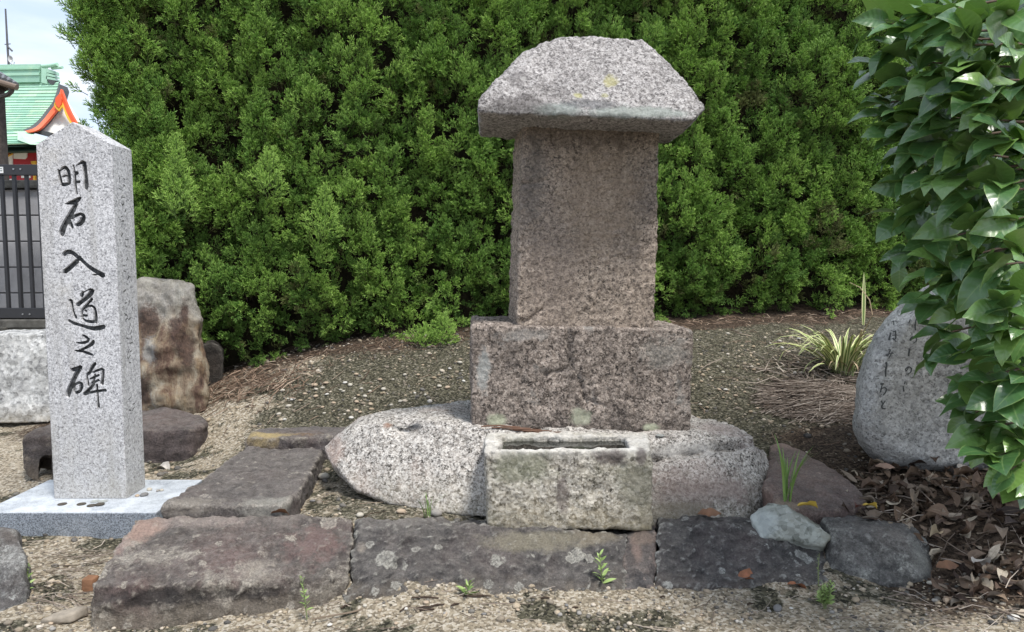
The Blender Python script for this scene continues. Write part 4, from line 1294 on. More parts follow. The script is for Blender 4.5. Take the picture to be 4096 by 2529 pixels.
for px, py in ((55, 677), (83, 677), (92, 1257), (120, 1257)):
    p = W(px, py, FY - 0.025)
    b = MB()
    b.tube([p, p + Vector((0, -0.006, 0))], 0.006, 8)
    b.build('screw', SCR, fence)
b = MB()
p0, p1 = W(-30, 693, FY - 0.027), W(12, 668, FY - 0.027)
b.box((p0.x, FY - 0.0285, p0.z), (p1.x, FY - 0.0255, p1.z))
stk = b.build('sticker', plain('white_sticker', (0.75, 0.76, 0.76), 0.4), fence)
b = MB()
for k in range(5):
    for j in range(2):
        x = p0.x + (p1.x - p0.x) * (0.50 + 0.09 * k)
        z = p0.z + (p1.z - p0.z) * (0.30 + 0.35 * j)
        b.box((x, FY - 0.0292, z), (x + 0.0045, FY - 0.0286, z + 0.008))
b.build('print', plain('sticker_print', (0.12, 0.16, 0.14), 0.6), stk)
for x in (fx0 + 0.02, fx1 - 0.02):
    b = MB(); b.box((x - 0.02, FY - 0.02, gz(x, FY) - 0.1), (x + 0.02, FY + 0.02, zb0)); b.build('post', BLK, fence)

# ------------------------------------------------------------------ concrete block wall
WY = 5.5
wj = W(80, 1000, WY).x
wx0 = wj - 3 * 0.40
ztop = [W(100, py, WY).z for py in (1275, 1172, 1069, 963, 860, 757)]
wall = empty('block_wall', (wj, WY + 0.07, gz(wj, WY)), 'grey concrete block wall behind the black fence', 'wall')
blkm = []
for k in range(3):
    v = (0.29, 0.32, 0.345)[k]
    mm = Mat('concrete_block', 0.95, 0.2)
    cc_ = mm.ramp(mm.noise(6, 8, 0.7), [(0.3, (v * 0.8, v * 0.8, v * 0.83)), (0.7, (v * 1.15, v * 1.15, v * 1.2))])
    blkm.append(mm.fin(cc_, mm.bump(mm.noise(120, 5, 0.75), 0.6, 0.004)))
bmes = []
for k in range(3):
    b = MB()
    hz = (ztop[5] - ztop[0]) / 5 - 0.010
    b.box((-0.195, 0, 0), (0.195, 0.13, hz))
    t_ = b.build('t', blkm[k], org=(0, 0, 0), bevel=0.004)
    bmes.append(t_.data)
    bpy.data.objects.remove(t_)
    bmes[-1].name = 'wall_block'
hz = (ztop[5] - ztop[0]) / 5
for r in range(5):
    for c_ in range(8):
        o = bpy.data.objects.new('wall_block', random.choice(bmes))
        COL.objects.link(o)
        o.parent = wall
        o.location = Vector((wx0 + 0.2 + c_ * 0.40, WY + random.uniform(0, 0.003), ztop[0] + r * hz + 0.005)) - wall.location
b = MB(); b.box((wx0 + 0.01, WY + 0.012, ztop[0]), (wx0 + 3.19, WY + 0.12, ztop[5])); b.build('mortar', plain('mortar', (0.10, 0.10, 0.105), 0.95), wall)
b = MB(); b.box((wx0, WY - 0.03, ztop[5] + 0.004), (wx0 + 3.2, WY + 0.16, W(100, 722, WY).z))
b.build('wall_cap', plain('wall_cap', (0.055, 0.057, 0.056), 0.95, 0.2, 0.5, 18, 0.8, 60), wall, bevel=0.006)
fz0 = gz(wj, WY)
for k in range(6):
    b = MB(); b.box((wx0 + k * 0.55 + 0.004, WY - 0.06, fz0 - 0.2), (wx0 + k * 0.55 + 0.546, WY + 0.14, ztop[0] - 0.07 + random.uniform(-0.01, 0.01))); b.build('footing_block', plain('footing', (0.13, 0.125, 0.11), 0.95, 0.2, 0.4, 12, 0.8, 50), wall, bevel=0.010)
b = MB(); b.box((wx0, WY - 0.035, ztop[0] - 0.072), (wx0 + 3.2, WY + 0.13, ztop[0] - 0.006)); b.build('footing_ledge', plain('footing_top', (0.17, 0.165, 0.15), 0.95, 0.2, 0.35, 16, 0.8, 50), wall, bevel=0.010)

# ------------------------------------------------------------------ shrine hall with a copper roof, far behind at the left
def curve(pts, t):
    """Catmull-Rom through pts at 0..1"""
    n = len(pts) - 1
    x = min(max(t, 0), 1) * n
    i = min(int(x), n - 1)
    f_ = x - i
    p = [pts[max(i - 1, 0)], pts[i], pts[i + 1], pts[min(i + 2, n)]]
    return 0.5 * ((2 * p[1]) + (p[2] - p[0]) * f_ + (2 * p[0] - 5 * p[1] + 4 * p[2] - p[3]) * f_ ** 2 + (-p[0] + 3 * p[1] - 3 * p[2] + p[3]) * f_ ** 3)


shr = empty('shrine_hall', (W(60, 1000, 27.5).x, 27.5, 0), 'shrine hall with a pale green copper roof, orange bargeboards and red walls', 'shrine building')
RL = [W(*p) for p in ((-420, 345, 31.0), (-420, 408, 30.2), (-420, 474, 29.3), (-420, 540, 28.2), (-420, 600, 27.0))]
RR = [W(*p) for p in ((236, 330, 29.3), (214, 405, 28.9), (170, 465, 28.4), (108, 520, 27.8))]
RS = [W(*p) for p in ((108, 520, 27.8), (150, 548, 27.4), (210, 568, 26.9), (260, 572, 26.6))]   # hip line of the skirt roof


def roofpt(u, v):
    a = curve(RL, v)
    if v < 0.74:
        bq = curve(RR, v / 0.74)
    else:
        bq = curve(RS, (v - 0.74) / 0.26)
    p = a.lerp(bq, u)
    p.z -= 0.10 * math.sin(math.pi * v) * 0.5
    return p


COP = []
for k, cc_ in enumerate(((0.33, 0.56, 0.41), (0.37, 0.60, 0.46), (0.42, 0.62, 0.45), (0.30, 0.52, 0.40))):
    mm = Mat('copper_patina', 0.6, 0.4)
    n_ = mm.noise(1.4, 6, 0.65, vec=mm.vmap((1, 1, 0.5)))
    COP.append(mm.fin(mm.ramp(n_, [(0.3, [x * 0.85 for x in cc_]), (0.55, cc_), (0.75, (0.50, 0.62, 0.44))])))
NR = 27
deck = MB()
gridv = [roofpt(u / 10, v / 30) - Vector((0, 0, 0.06)) for v in range(31) for u in range(11)]
gridb = [p + Vector((0, 0.15, -0.15)) for p in gridv]
fs_ = []
for v in range(30):
    for u in range(10):
        a = v * 11 + u
        fs_.append((a, a + 1, a + 12, a + 11))
        fs_.append((a + 341, a + 352, a + 353, a + 342))
deck.add(gridv + gridb, fs_)
DGRN = plain('dark_patina', (0.035, 0.075, 0.055), 0.8)
deck.build('roof_deck', DGRN, shr, smooth=True)
for r in range(NR):
    v0, v1 = r / NR, (r + 1) / NR + 0.006
    nsh = 9
    for c_ in range(nsh):
        u0 = (c_ + (0.5 if r % 2 else 0)) / nsh
        u1 = min(1.0, u0 + 1 / nsh)
        if c_ == 0 and r % 2:
            pass
        if u0 >= 0.999:
            continue
        g_ = 0.006
        a, bq, cq, dq = roofpt(u0 + g_ / nsh, v0), roofpt(u1, v0), roofpt(u1, v1), roofpt(u0 + g_ / nsh, v1)
        up = Vector((0, -0.5, 0.85))
        t0, t1 = 0.012, 0.055
        q = [a + up * t0, bq + up * t0, cq + up * t1, dq + up * t1]
        lo_ = [a - up * 0.02, bq - up * 0.02, cq + up * (t1 - 0.03), dq + up * (t1 - 0.03)]
        b = MB()
        b.add(q + lo_, [(0, 1, 2, 3), (7, 6, 5, 4), (0, 4, 5, 1), (1, 5, 6, 2), (2, 6, 7, 3), (3, 7, 4, 0)])
        b.build('copper_sheet', random.choice(COP), shr)


def poly(name, pts, thick, mt_, par=None, dirv=(0, 1, 0)):
    b = MB()
    b.prism([W(*p) for p in pts], Vector(dirv) * thick)
    return b.build(name, mt_, par or shr)


ORG = plain('orange_lacquer', (0.80, 0.115, 0.040), 0.5, 0.4, 0.06)
RED = plain('red_lacquer', (0.36, 0.018, 0.024), 0.5, 0.4, 0.1)
WHT = plain('white_plaster', (0.74, 0.74, 0.70), 0.9, 0.2, 0.04)
YEL = plain('yellow_ochre_paint', (0.72, 0.42, 0.045), 0.6, 0.4, 0.1)
GRY = plain('dark_lead', (0.075, 0.08, 0.085), 0.7)
POSTW = plain('old_timber', (0.060, 0.050, 0.044), 0.85, 0.2, 0.4, 20)
# verge: dark edge strip and orange bargeboard under it
vd = [(236, 336, 28.85), (214, 402, 28.45), (186, 440, 28.2), (160, 474, 27.95), (130, 502, 27.7), (92, 520, 27.4)]
vi = [(243, 356, 28.85), (226, 408, 28.45), (196, 450, 28.2), (170, 483, 27.95), (140, 511, 27.7), (100, 525, 27.4)]
vo = [(247, 378, 28.85), (243, 416, 28.45), (211, 458, 28.2), (182, 492, 27.95), (152, 520, 27.7), (112, 530, 27.4)]


def strip(name, A, B, thick, m_):
    b = MB()
    for i in range(len(A) - 1):
        b.prism([W(*A[i]), W(*A[i + 1]), W(*B[i + 1]), W(*B[i])], (0.02 * 0, thick, 0))
    return b.build(name, m_, shr)


# refine the verge with smooth curves
def smooth_px(A, n=14):
    pts = [Vector(a) for a in A]
    return [tuple(curve(pts, i / n)) for i in range(n + 1)]


strip('verge_edge', smooth_px(vd), smooth_px(vi), 0.55, GRY)
strip('bargeboard', smooth_px(vi), smooth_px(vo), 0.14, ORG)
poly('gable_plaster', [(240, 372, 29.2), (110, 524, 28.0), (205, 550, 28.2), (330, 560, 28.6), (320, 500, 28.7)], 0.2, WHT)
poly('gable_sill', [(128, 512, 27.9), (206, 531, 27.9), (198, 549, 27.9), (96, 522, 27.9)], 0.15, GRY)
rb0 = [(243, 356, 28.3), (262, 405, 28.3), (282, 450, 28.3), (306, 492, 28.3)]
rb1 = [(246, 392, 28.3), (256, 424, 28.3), (272, 462, 28.3), (292, 498, 28.3)]
rb2 = [(246, 404, 28.28), (252, 432, 28.28), (266, 468, 28.28), (284, 500, 28.28)]
strip('bargeboard', smooth_px(rb0), smooth_px(rb1), 0.14, ORG)
strip('bargeboard_trim', smooth_px(rb1), smooth_px(rb2), 0.16, YEL)
poly('gable_pendant', [(222, 392, 28.2), (238, 374, 28.2), (246, 395, 28.2), (244, 418, 28.2), (236, 432, 28.2), (226, 424, 28.2), (220, 408, 28.2)], 0.08, ORG)
poly('pendant_trim', [(218, 410, 28.22), (226, 426, 28.22), (236, 434, 28.22), (246, 420, 28.22), (247, 430, 28.22), (236, 446, 28.22), (223, 434, 28.22), (216, 420, 28.22)], 0.07, YEL)
# skirt roof under the gable
b = MB()
b.add([W(*p) for p in ((70, 524, 27.3), (170, 550, 27.3), (260, 566, 27.0), (260, 585, 26.3), (120, 578, 26.3), (70, 560, 27.0), (70, 530, 27.6), (260, 575, 27.4))],
      [(0, 1, 2, 3, 4, 5), (6, 7, 2, 1, 0), (3, 7, 6, 5, 4)])
b.build('skirt_roof', COP[2], shr)
# ridge: stacked courses and the ornamental end
for y0, y1, dep, mt_ in ((310, 335, 0.55, COP[3]), (298, 309, 0.62, COP[1]), (286, 297, 0.5, COP[3]), (278, 285, 0.62, COP[0]), (263, 279, 0.48, COP[1])):
    b = MB()
    L0, L1 = W(-420, y0 + 8, 31.2), W(-420, y1 + 8, 31.2)
    R0, R1 = W(175, y0, 29.6), W(175, y1, 29.6)
    o_ = Vector((0.02, dep, 0))
    s_ = Vector((0, -dep / 2, 0))
    b.add([p + s_ for p in (L0, R0, R1, L1)] + [p + s_ + o_ for p in (L0, R0, R1, L1)], [(0, 1, 2, 3), (7, 6, 5, 4), (0, 4, 5, 1), (1, 5, 6, 2), (2, 6, 7, 3), (3, 7, 4, 0)])
    b.build('ridge_course', mt_, shr)
orn = MB()
for y0, y1, x0, x1 in ((270, 330, 165, 186), (275, 290, 186, 214), (292, 303, 186, 216), (305, 316, 184, 218)):
    orn.prism([W(x0, y0, 29.3), W(x1, y0 + 8, 29.3), W(x1 + 2, y1 + 6, 29.3), W(x0, y1, 29.3)], (0, 0.35, 0))
orn.build('ridge_ornament', COP[1], shr)
orn = MB()
orn.tube([W(168, 266, 29.4), W(205, 263, 29.3), W(230, 258, 29.2)], [0.07, 0.075, 0.07], 10)
orn.tube([W(208, 274, 29.4), W(250, 270, 29.2)], [0.055, 0.055], 10)
orn.build('ridge_finial', COP[1], shr)
orn = MB()
orn.prism([W(190, 318, 29.25), W(222, 322, 29.25), W(214, 340, 29.25), W(196, 334, 29.25)], (0, 0.3, 0))
orn.build('ridge_foot', GRY, shr)
# eaves and wall below
b = MB(); b.prism([W(-420, 606, 27.3), W(260, 582, 27.0), W(260, 602, 27.6), W(-420, 622, 27.8)], (0, 0.5, 0)); b.build('eave_soffit', DGRN, shr)
b = MB(); b.prism([W(-420, 612, 28.0), W(300, 596, 28.0), W(300, 1000, 28.0), W(-420, 1000, 28.0)], (0, 0.2, 0)); b.build('wall', RED, shr)
poly('eave_trim', [(16, 610, 27.9), (140, 602, 27.9), (140, 606, 27.9), (16, 614, 27.9)], 0.08, YEL)
poly('wall_panel', [(54, 614, 27.95), (107, 612, 27.95), (107, 628, 27.95), (99, 637, 27.95), (54, 635, 27.95)], 0.06, WHT)
poly('wall_panel', [(19, 634, 27.95), (49, 616, 27.95), (49, 662, 27.95), (19, 662, 27.95)], 0.06, WHT)
poly('diagonal_brace', [(19, 628, 27.9), (49, 613, 27.9), (49, 617, 27.9), (19, 633, 27.9)], 0.05, YEL)
poly('gilt_bracket', [(122, 646, 27.9), (142, 644, 27.9), (142, 662, 27.9), (126, 656, 27.9)], 0.1, YEL)
poly('wall_panel', [(16, 716, 27.95), (48, 716, 27.95), (48, 735, 27.95), (16, 735, 27.95)], 0.06, WHT)
poly('wall_panel', [(85, 700, 27.95), (120, 698, 27.95), (122, 712, 27.95), (85, 712, 27.95)], 0.06, WHT)
poly('gilt_post', [(132, 698, 27.9), (140, 698, 27.9), (140, 730, 27.9), (132, 730, 27.9)], 0.1, YEL)

# ------------------------------------------------------------------ antenna mast behind the hall
ant = empty('antenna_mast', (W(35, 265, 34).x, 34, 0), 'thin dark antenna mast with a small dish rising behind the green roof', 'antenna')
AM = plain('antenna_grey', (0.10, 0.10, 0.11), 0.6)
xA = W(35, 265, 34).x
b = MB()
p1, p2, p3 = W(35, 262, 34), W(29, 170, 34), W(22, 36, 34)
b.tube([Vector((xA, 34, 0)), p1, p2], [0.06, 0.05, 0.045], 8)
b.tube([p2, p3], [0.045, 0.035], 8)
b.build('mast', AM, ant)
b = MB()
c0 = W(41, 236, 33.8)
ring = []
for i in range(16):
    t = 2 * math.pi * i / 16
    ring.append(c0 + Vector((0.085 * math.cos(t), 0.05 * math.cos(t), 0.155 * math.sin(t))))
b.add(ring + [c0 + Vector((-0.02, 0.10, 0))] + [p + Vector((0.004, 0.02, 0)) for p in ring], [(i, (i + 1) % 16, 16) for i in range(16)] + [(i, i + 17, (i + 1) % 16 + 17, (i + 1) % 16) for i in range(16)])
b.build('dish', plain('dish_pale', (0.5, 0.5, 0.5), 0.5), ant)
b = MB()
b.tube([W(19, 178, 34), W(42, 176, 34)], 0.02, 6)
b.tube([W(30, 186, 34), W(49, 204, 33.9)], 0.035, 6)
for k in range(5):
    c0 = W(31 + k * 4, 187 + k * 4, 34)
    b.tube([c0 + Vector((0, 0, -0.06)), c0 + Vector((0, 0, 0.06))], 0.012, 5)
b.tube([W(39, 252, 34), W(55, 262, 34), W(57, 248, 34)], 0.014, 5)
b.build('yagi_antenna', AM, ant)

# ------------------------------------------------------------------ corner of the neighbouring house: tiled eave, gutter, downpipe
EY = 8.0
hs = empty('tiled_eave', (W(-60, 600, EY).x, EY, 0), 'corner of a grey-tiled house with brown gutter and dark post at the left edge', 'house corner')
TIL = plain('grey_tile', (0.13, 0.135, 0.14), 0.5, 0.5, 0.25, 10)
for r in range(3):
    for c_ in range(7):
        px = 62 - c_ * 22 - r * 20
        py = 340 - c_ * 8.2 - r * 13
        a = W(px, py, EY + 0.10 * r)
        bq = W(px - 20, py - 15, EY + 0.10 * r + 0.22)
        b = MB()
        b.tube([a, bq], [0.035, 0.032], 8)
        b.build('roof_tile', TIL, hs)
b = MB()
b.prism([W(58, 350, EY), W(-240, 246, EY), W(-240, 232, EY + 0.05), W(50, 338, EY + 0.05)], (-0.80, 0.7, 0.02))
b.build('roof_boards', POSTW, hs)
GUT = plain('brown_gutter', (0.16, 0.115, 0.085), 0.5, 0.4)
b = MB(); b.tube([W(-240, 258, EY - 0.08), W(68, 350, EY - 0.08)], 0.032, 10); b.build('gutter', GUT, hs)
b = MB(); b.tube([W(46, 345, EY - 0.06), W(46, 366, EY - 0.05), W(34, 378, EY), W(-10, 392, EY + 0.05)], [0.036, 0.026, 0.024, 0.024], 8)
b.build('downpipe', plain('dark_pipe', (0.07, 0.065, 0.06), 0.5), hs)
b = MB()
xa, xb = W(-22, 520, EY + 0.1).x, W(13, 520, EY + 0.1).x
b.box((xa, EY + 0.05, 0), (xb, EY + 0.16, W(0, 335, EY + 0.1).z))
b.build('corner_post', POSTW, hs, bevel=0.006)
b = MB(); b.box((xa - 2.2, EY + 0.16, 0), (xa, EY + 0.24, W(0, 318, EY + 0.1).z)); b.build('wall', plain('house_wall', (0.32, 0.30, 0.27), 0.9), hs)

# ------------------------------------------------------------------ instancing helper for masses nobody could count
def scatter(name, pts, eul, scl, idx, protos, tint, parent=None, kind='stuff'):
    pc = bpy.data.collections.new(name + '_shapes')
    for i, me in enumerate(protos):
        o = bpy.data.objects.new('%s_%02d' % (name, i), me)
        pc.objects.link(o)
    me = bpy.data.meshes.new(name)
    me.vertices.add(len(pts))
    off = np.array(parent_world(parent)) if parent else np.zeros(3)
    me.vertices.foreach_set('co', (np.asarray(pts) - off).ravel().astype(np.float32))
    attr(me, 'rot', np.asarray(eul), 'FLOAT_VECTOR')
    attr(me, 'scl', np.asarray(scl), 'FLOAT_VECTOR' if np.asarray(scl).ndim > 1 else 'FLOAT')
    attr(me, 'idx', np.asarray(idx), 'INT')
    attr(me, 'tint', np.asarray(tint))
    o = link(name, me, parent)
    ng = bpy.data.node_groups.new(name + '_nodes', 'GeometryNodeTree')
    ng.interface.new_socket('Geometry', in_out='INPUT', socket_type='NodeSocketGeometry')
    ng.interface.new_socket('Geometry', in_out='OUTPUT', socket_type='NodeSocketGeometry')
    N, L = ng.nodes, ng.links
    gi, go = N.new('NodeGroupInput'), N.new('NodeGroupOutput')
    ci = N.new('GeometryNodeCollectionInfo')
    ci.inputs['Collection'].default_value = pc
    ci.inputs['Separate Children'].default_value = True
    ci.inputs['Reset Children'].default_value = True
    ip = N.new('GeometryNodeInstanceOnPoints')
    ip.inputs['Pick Instance'].default_value = True

    def na(nm, ty):
        n = N.new('GeometryNodeInputNamedAttribute')
        n.data_type = ty
        n.inputs['Name'].default_value = nm
        return n.outputs['Attribute']
    er = N.new('FunctionNodeEulerToRotation')
    L.new(na('rot', 'FLOAT_VECTOR'), er.inputs[0])
    L.new(gi.outputs[0], ip.inputs['Points'])
    L.new(ci.outputs[0], ip.inputs['Instance'])
    L.new(na('idx', 'INT'), ip.inputs['Instance Index'])
    L.new(er.outputs[0], ip.inputs['Rotation'])
    L.new(na('scl', 'FLOAT_VECTOR' if np.asarray(scl).ndim > 1 else 'FLOAT'), ip.inputs['Scale'])
    L.new(ip.outputs[0], go.inputs[0])
    md = o.modifiers.new('nodes', 'NODES')
    md.node_group = ng
    tag(o, kind=kind)
    return o


# ------------------------------------------------------------------ juniper hedge
def spray_mesh(seed, L=0.10, dense=1.0):
    r = random.Random(seed)
    b = MB()

    def twig(p0, d, ln, rad, t0, t1, bend):
        d = d.normalized()
        side = d.orthogonal().normalized()
        side.rotate(Quaternion(d, r.uniform(0, 6.28)))
        up = Vector((0, 0, 1))
        p1 = p0 + d * ln * 0.55
        d2 = (d + up * bend + side * r.uniform(-0.2, 0.2)).normalized()
        p2 = p1 + d2 * ln * 0.45
        a = side * rad
        c = d.cross(side).normalized() * rad
        k3 = [(1, 0), (-0.5, 0.87), (-0.5, -0.87)]
        vs_ = [p0 + a * x * 0.8 + c * y * 0.8 for x, y in k3] + [p1 + a * x + c * y for x, y in k3] + [p2]
        fs_ = [(i, (i + 1) % 3, 3 + (i + 1) % 3, 3 + i) for i in range(3)] + [(3 + i, 3 + (i + 1) % 3, 6) for i in range(3)]
        b.add(vs_, fs_, [t0] * 3 + [(t0 + t1) / 2] * 3 + [t1])
        return p1, d2

    up = Vector((0, 0, 1))
    nb = int(9 * dense)
    b.tube([Vector((0, 0, -0.03)), Vector((0, 0, L * 0.5)), Vector((0, 0, L * 0.85))], [0.0026, 0.0018, 0.0010], 3, [0, 0.1, 0.5])
    for i in range(nb):
        t = i / nb
        z = L * (0.02 + 0.8 * t)
        az = i * 2.4 + r.uniform(-0.4, 0.4)
        spread = 0.95 - 0.55 * t
        d = Vector((math.cos(az) * spread, math.sin(az) * spread, 0.75))
        ln = L * (0.52 - 0.25 * t) * r.uniform(0.8, 1.2)
        p = Vector((0, 0, z))
        p1, d1 = twig(p, d, ln, 0.0019, 0.05, 0.7, 0.35)
        dn = d.normalized()
        for j in range(6):
            s = 0.25 + 0.14 * j
            q = p + dn * ln * s * 0.95
            sd_ = dn.orthogonal().normalized()
            sd_.rotate(Quaternion(dn, j * 2.2 + r.uniform(-0.5, 0.5)))
            d3 = (dn * 0.8 + sd_ * 0.85 + up * 0.35)
            l3 = L * 0.20 * r.uniform(0.7, 1.25) * (1.1 - 0.5 * abs(s - 0.5))
            twig(q, d3, l3, 0.0023, 0.25 + 0.2 * s, 1.0, 0.3)
    return b


def foliage_mat(name, inst):
    FOL = Mat(name, 0.6, 0.3)
    tip = FOL.attr('tip')
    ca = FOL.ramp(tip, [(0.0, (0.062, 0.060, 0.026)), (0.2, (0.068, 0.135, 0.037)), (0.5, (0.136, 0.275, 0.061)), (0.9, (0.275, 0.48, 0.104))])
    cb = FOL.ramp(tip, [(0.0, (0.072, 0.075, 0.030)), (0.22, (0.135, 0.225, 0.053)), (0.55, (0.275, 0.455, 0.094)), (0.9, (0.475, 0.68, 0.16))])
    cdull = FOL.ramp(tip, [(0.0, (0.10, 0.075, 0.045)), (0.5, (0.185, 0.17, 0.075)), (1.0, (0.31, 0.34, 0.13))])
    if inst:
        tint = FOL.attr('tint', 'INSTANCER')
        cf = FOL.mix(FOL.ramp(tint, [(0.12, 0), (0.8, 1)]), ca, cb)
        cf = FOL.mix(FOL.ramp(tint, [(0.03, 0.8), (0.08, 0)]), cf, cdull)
    else:
        cf = FOL.mix(0.85, ca, cb)
    FOL.fin(cf)
    tr_ = FOL.N.new('ShaderNodeBsdfTranslucent')
    FOL.L.new(cf, tr_.inputs['Color'])
    ms = FOL.N.new('ShaderNodeMixShader')
    ms.inputs[0].default_value = 0.36
    FOL.L.new(FOL.b.outputs[0], ms.inputs[1])
    FOL.L.new(tr_.outputs[0], ms.inputs[2])
    FOL.L.new(ms.outputs[0], FOL.N['Material Output'].inputs['Surface'])
    return FOL.m


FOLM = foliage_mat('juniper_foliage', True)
SHOOTM = foliage_mat('juniper_shoot', False)
sprays = []
for s_ in range(7):
    b = spray_mesh(100 + s_, L=(0.085, 0.10, 0.115, 0.09, 0.12, 0.10, 0.095)[s_])
    me = mesh('spray', b.v, b.f, False)
    attr(me, 'tip', b.at)
    me.materials.append(FOLM)
    sprays.append(me)

HA, HB = Vector((-1.63, 3.0)), Vector((3.3, 3.97))
HD = (HB - HA)
HLEN = HD.length
HD.normalize()
HN = Vector((HD.y, -HD.x))          # faces the viewer
HTOP = 2.55


def hedge_surface(u, h):
    """distance along the hedge, height above ground -> point on the bulging face"""
    P = np.c_[u * 1.6, h * 1.0, np.full_like(u, 3.3)]
    bul = 0.10 * fbm(P, 3, 61) + 0.035 * perlin(np.c_[u * 5, h * 4, np.zeros_like(u)], 63)
    bul = bul - 0.10 * np.exp(-np.maximum(h, 0) / 0.10) - 0.02 * h
    return bul


hpts, heul, hscl, hidx, htint = [], [], [], [], []
# clumps on a jittered grid
cu, chh = [], []
du = 0.118
nu = int((HLEN + 0.3) / du)
for j in range(int(HTOP / 0.130)):
    for i in range(nu):
        cu.append((i + (0.5 if j % 2 else 0) + random.uniform(-0.42, 0.42)) * du - 0.05)
        chh.append(0.09 + j * 0.130 + random.uniform(-0.06, 0.06))
# the left end turns the corner and runs back
corner = []
cu, chh = np.array(cu), np.array(chh)
bul = hedge_surface(cu, chh)
bx_, by_ = HA.x + HD.x * cu + HN.x * bul, HA.y + HD.y * cu + HN.y * bul
hgz = ground_z(np.c_[HA.x + HD.x * cu, HA.y + HD.y * cu], False)
clumps = [(Vector((bx_[i], by_[i], hgz[i] + chh[i])), HN.to_3d(), chh[i]) for i in range(len(cu))]
LN = Vector((-HD.x, -HD.y, 0))
for j in range(int(HTOP / 0.130)):
    for i in range(12):
        a = i / 11
        h_ = 0.1 + j * 0.130 + random.uniform(-0.06, 0.06)
        th = a * math.pi / 2
        nrm_ = HN.to_3d() * math.cos(th) + LN * math.sin(th)
        ctr = HA.to_3d() - HN.to_3d() * 0.10
        p = ctr + nrm_ * 0.10 + (-HN.to_3d()) * max(0, (i - 6) * 0.11)
        lean = 0.035 * math.sin(h_ * 5) + 0.05 * perlin(np.array([[h_ * 3, a * 2, 7.0]]), 5)[0]
        # the lower part of this end tapers in
        p += LN * (lean - min(0.08, 0.30 * max(0, 1.42 - h_)) - 0.05)
        p.z = gz(p.x, p.y) + h_
        clumps.append((p, nrm_, h_))
upv = Vector((0, 0, 1))
for (c, n_, h_) in clumps:
    prot = random.uniform(-0.07, 0.065)
    rr = random.uniform(0.055, 0.092)
    hh = rr * random.uniform(1.3, 2.5)
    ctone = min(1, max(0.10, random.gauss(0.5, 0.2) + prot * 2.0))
    if random.random() < 0.018:
        ctone = 0.0
    c = c + n_ * prot
    side = upv.cross(n_).normalized()
    if random.random() < 0.05:
        continue
    cnt = 27
    for q in range(cnt):
        # outward half of an egg, flame-like tip
        az = random.uniform(-1.7, 1.7)
        el = random.uniform(-0.75, 1.45)
        dirn = (n_ * math.cos(az) + side * math.sin(az)) * math.cos(el) + upv * math.sin(el)
        rad = random.uniform(0.35, 1.0)
        pos = c + Vector((dirn.x * rr * rad, dirn.y * rr * rad, dirn.z * hh * rad))
        gd = (dirn * 0.65 + upv * 0.80 + n_ * 0.30 + Vector((random.gauss(0, .22), random.gauss(0, .22), random.gauss(0, .22)))).normalized()
        if h_ < 0.16 and random.random() < 0.5:
            gd = (dirn * 0.5 - upv * 0.35 + n_ * 0.6 + Vector((random.gauss(0, .2), random.gauss(0, .2), random.gauss(0, .2)))).normalized()
        e = gd.to_track_quat('Z', 'Y').to_euler()
        qz = Quaternion(gd, random.uniform(0, 6.28)) @ gd.to_track_quat('Z', 'Y')
        hpts.append(pos)
        heul.append(qz.to_euler())
        hscl.append(random.uniform(0.42, 0.74))
        hidx.append(random.randrange(7))
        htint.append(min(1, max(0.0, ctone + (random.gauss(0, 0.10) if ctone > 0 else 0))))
# sparser inner layer behind the clumps
for k in range(3200):
    u = random.uniform(-0.05, HLEN)
    h_ = random.uniform(0.06, HTOP)
    d_ = random.uniform(0.07, 0.16)
    p = Vector((HA.x + HD.x * u - HN.x * d_, HA.y + HD.y * u - HN.y * d_, 0))
    p.z = gz(p.x, p.y) + h_ if k % 8 == 0 else float(np.interp(u, [0, HLEN], [0.24, 0.5])) + h_
    gd = (HN.to_3d() * 0.6 + upv * 0.5 + Vector((random.gauss(0, .4), random.gauss(0, .4), random.gauss(0, .4)))).normalized()
    hpts.append(p)
    heul.append((Quaternion(gd, random.uniform(0, 6.28)) @ gd.to_track_quat('Z', 'Y')).to_euler())
    hscl.append(random.uniform(0.7, 1.1))
    hidx.append(random.randrange(7))
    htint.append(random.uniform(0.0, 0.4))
hedge = empty('juniper_hedge', (HA.x + HD.x * HLEN / 2, HA.y + HD.y * HLEN / 2 + 0.3, gz(0.7, 3.6)), 'tall dense green juniper hedge filling the background', 'hedge')
scatter('foliage', np.array([tuple(p) for p in hpts]), np.array([tuple(e) for e in heul]), np.array(hscl), hidx, sprays, htint, hedge)
# upright fresh shoots that stand out of the face
for px, py, Y, ln, cnt in ((715, 720, 2.80, 0.30, 34), (1080, 700, 2.93, 0.18, 18), (2165, 800, 3.2, 0.2, 18), (1770, 1335, 3.10, 0.13, 18), (1690, 1362, 3.10, 0.09, 14), (1300, 860, 2.92, 0.2, 20)):
    b = MB()
    base = W(px, py + 0.5 * ln * FPX / Y, Y)
    for q in range(cnt):
        t = q / cnt
        az = q * 2.4
        rr = (0.062 if ln > 0.25 else 0.06) * (1 - t) ** 0.8 + 0.006
        p = base + Vector((math.cos(az) * rr * 0.5, math.sin(az) * rr * 0.5, ln * t))
        gd = Vector((math.cos(az) * (0.55 - 0.4 * t), math.sin(az) * (0.55 - 0.4 * t), 0.8)).normalized()
        M_ = Matrix.Translation(p) @ gd.to_track_quat('Z', 'Y').to_matrix().to_4x4() @ Matrix.Scale(0.75 - 0.35 * t, 4)
        sp = sprays[q % 7]
        ti = np.empty(len(sp.vertices), np.float32)
        sp.attributes['tip'].data.foreach_get('value', ti)
        b.add([M_ @ v.co for v in sp.vertices], [p_.vertices[:] for p_ in sp.polygons], list(np.clip(ti + 0.12, 0, 1)))
    o = b.build('shoot', None, hedge, an='tip')
    o.data.materials.append(SHOOTM)
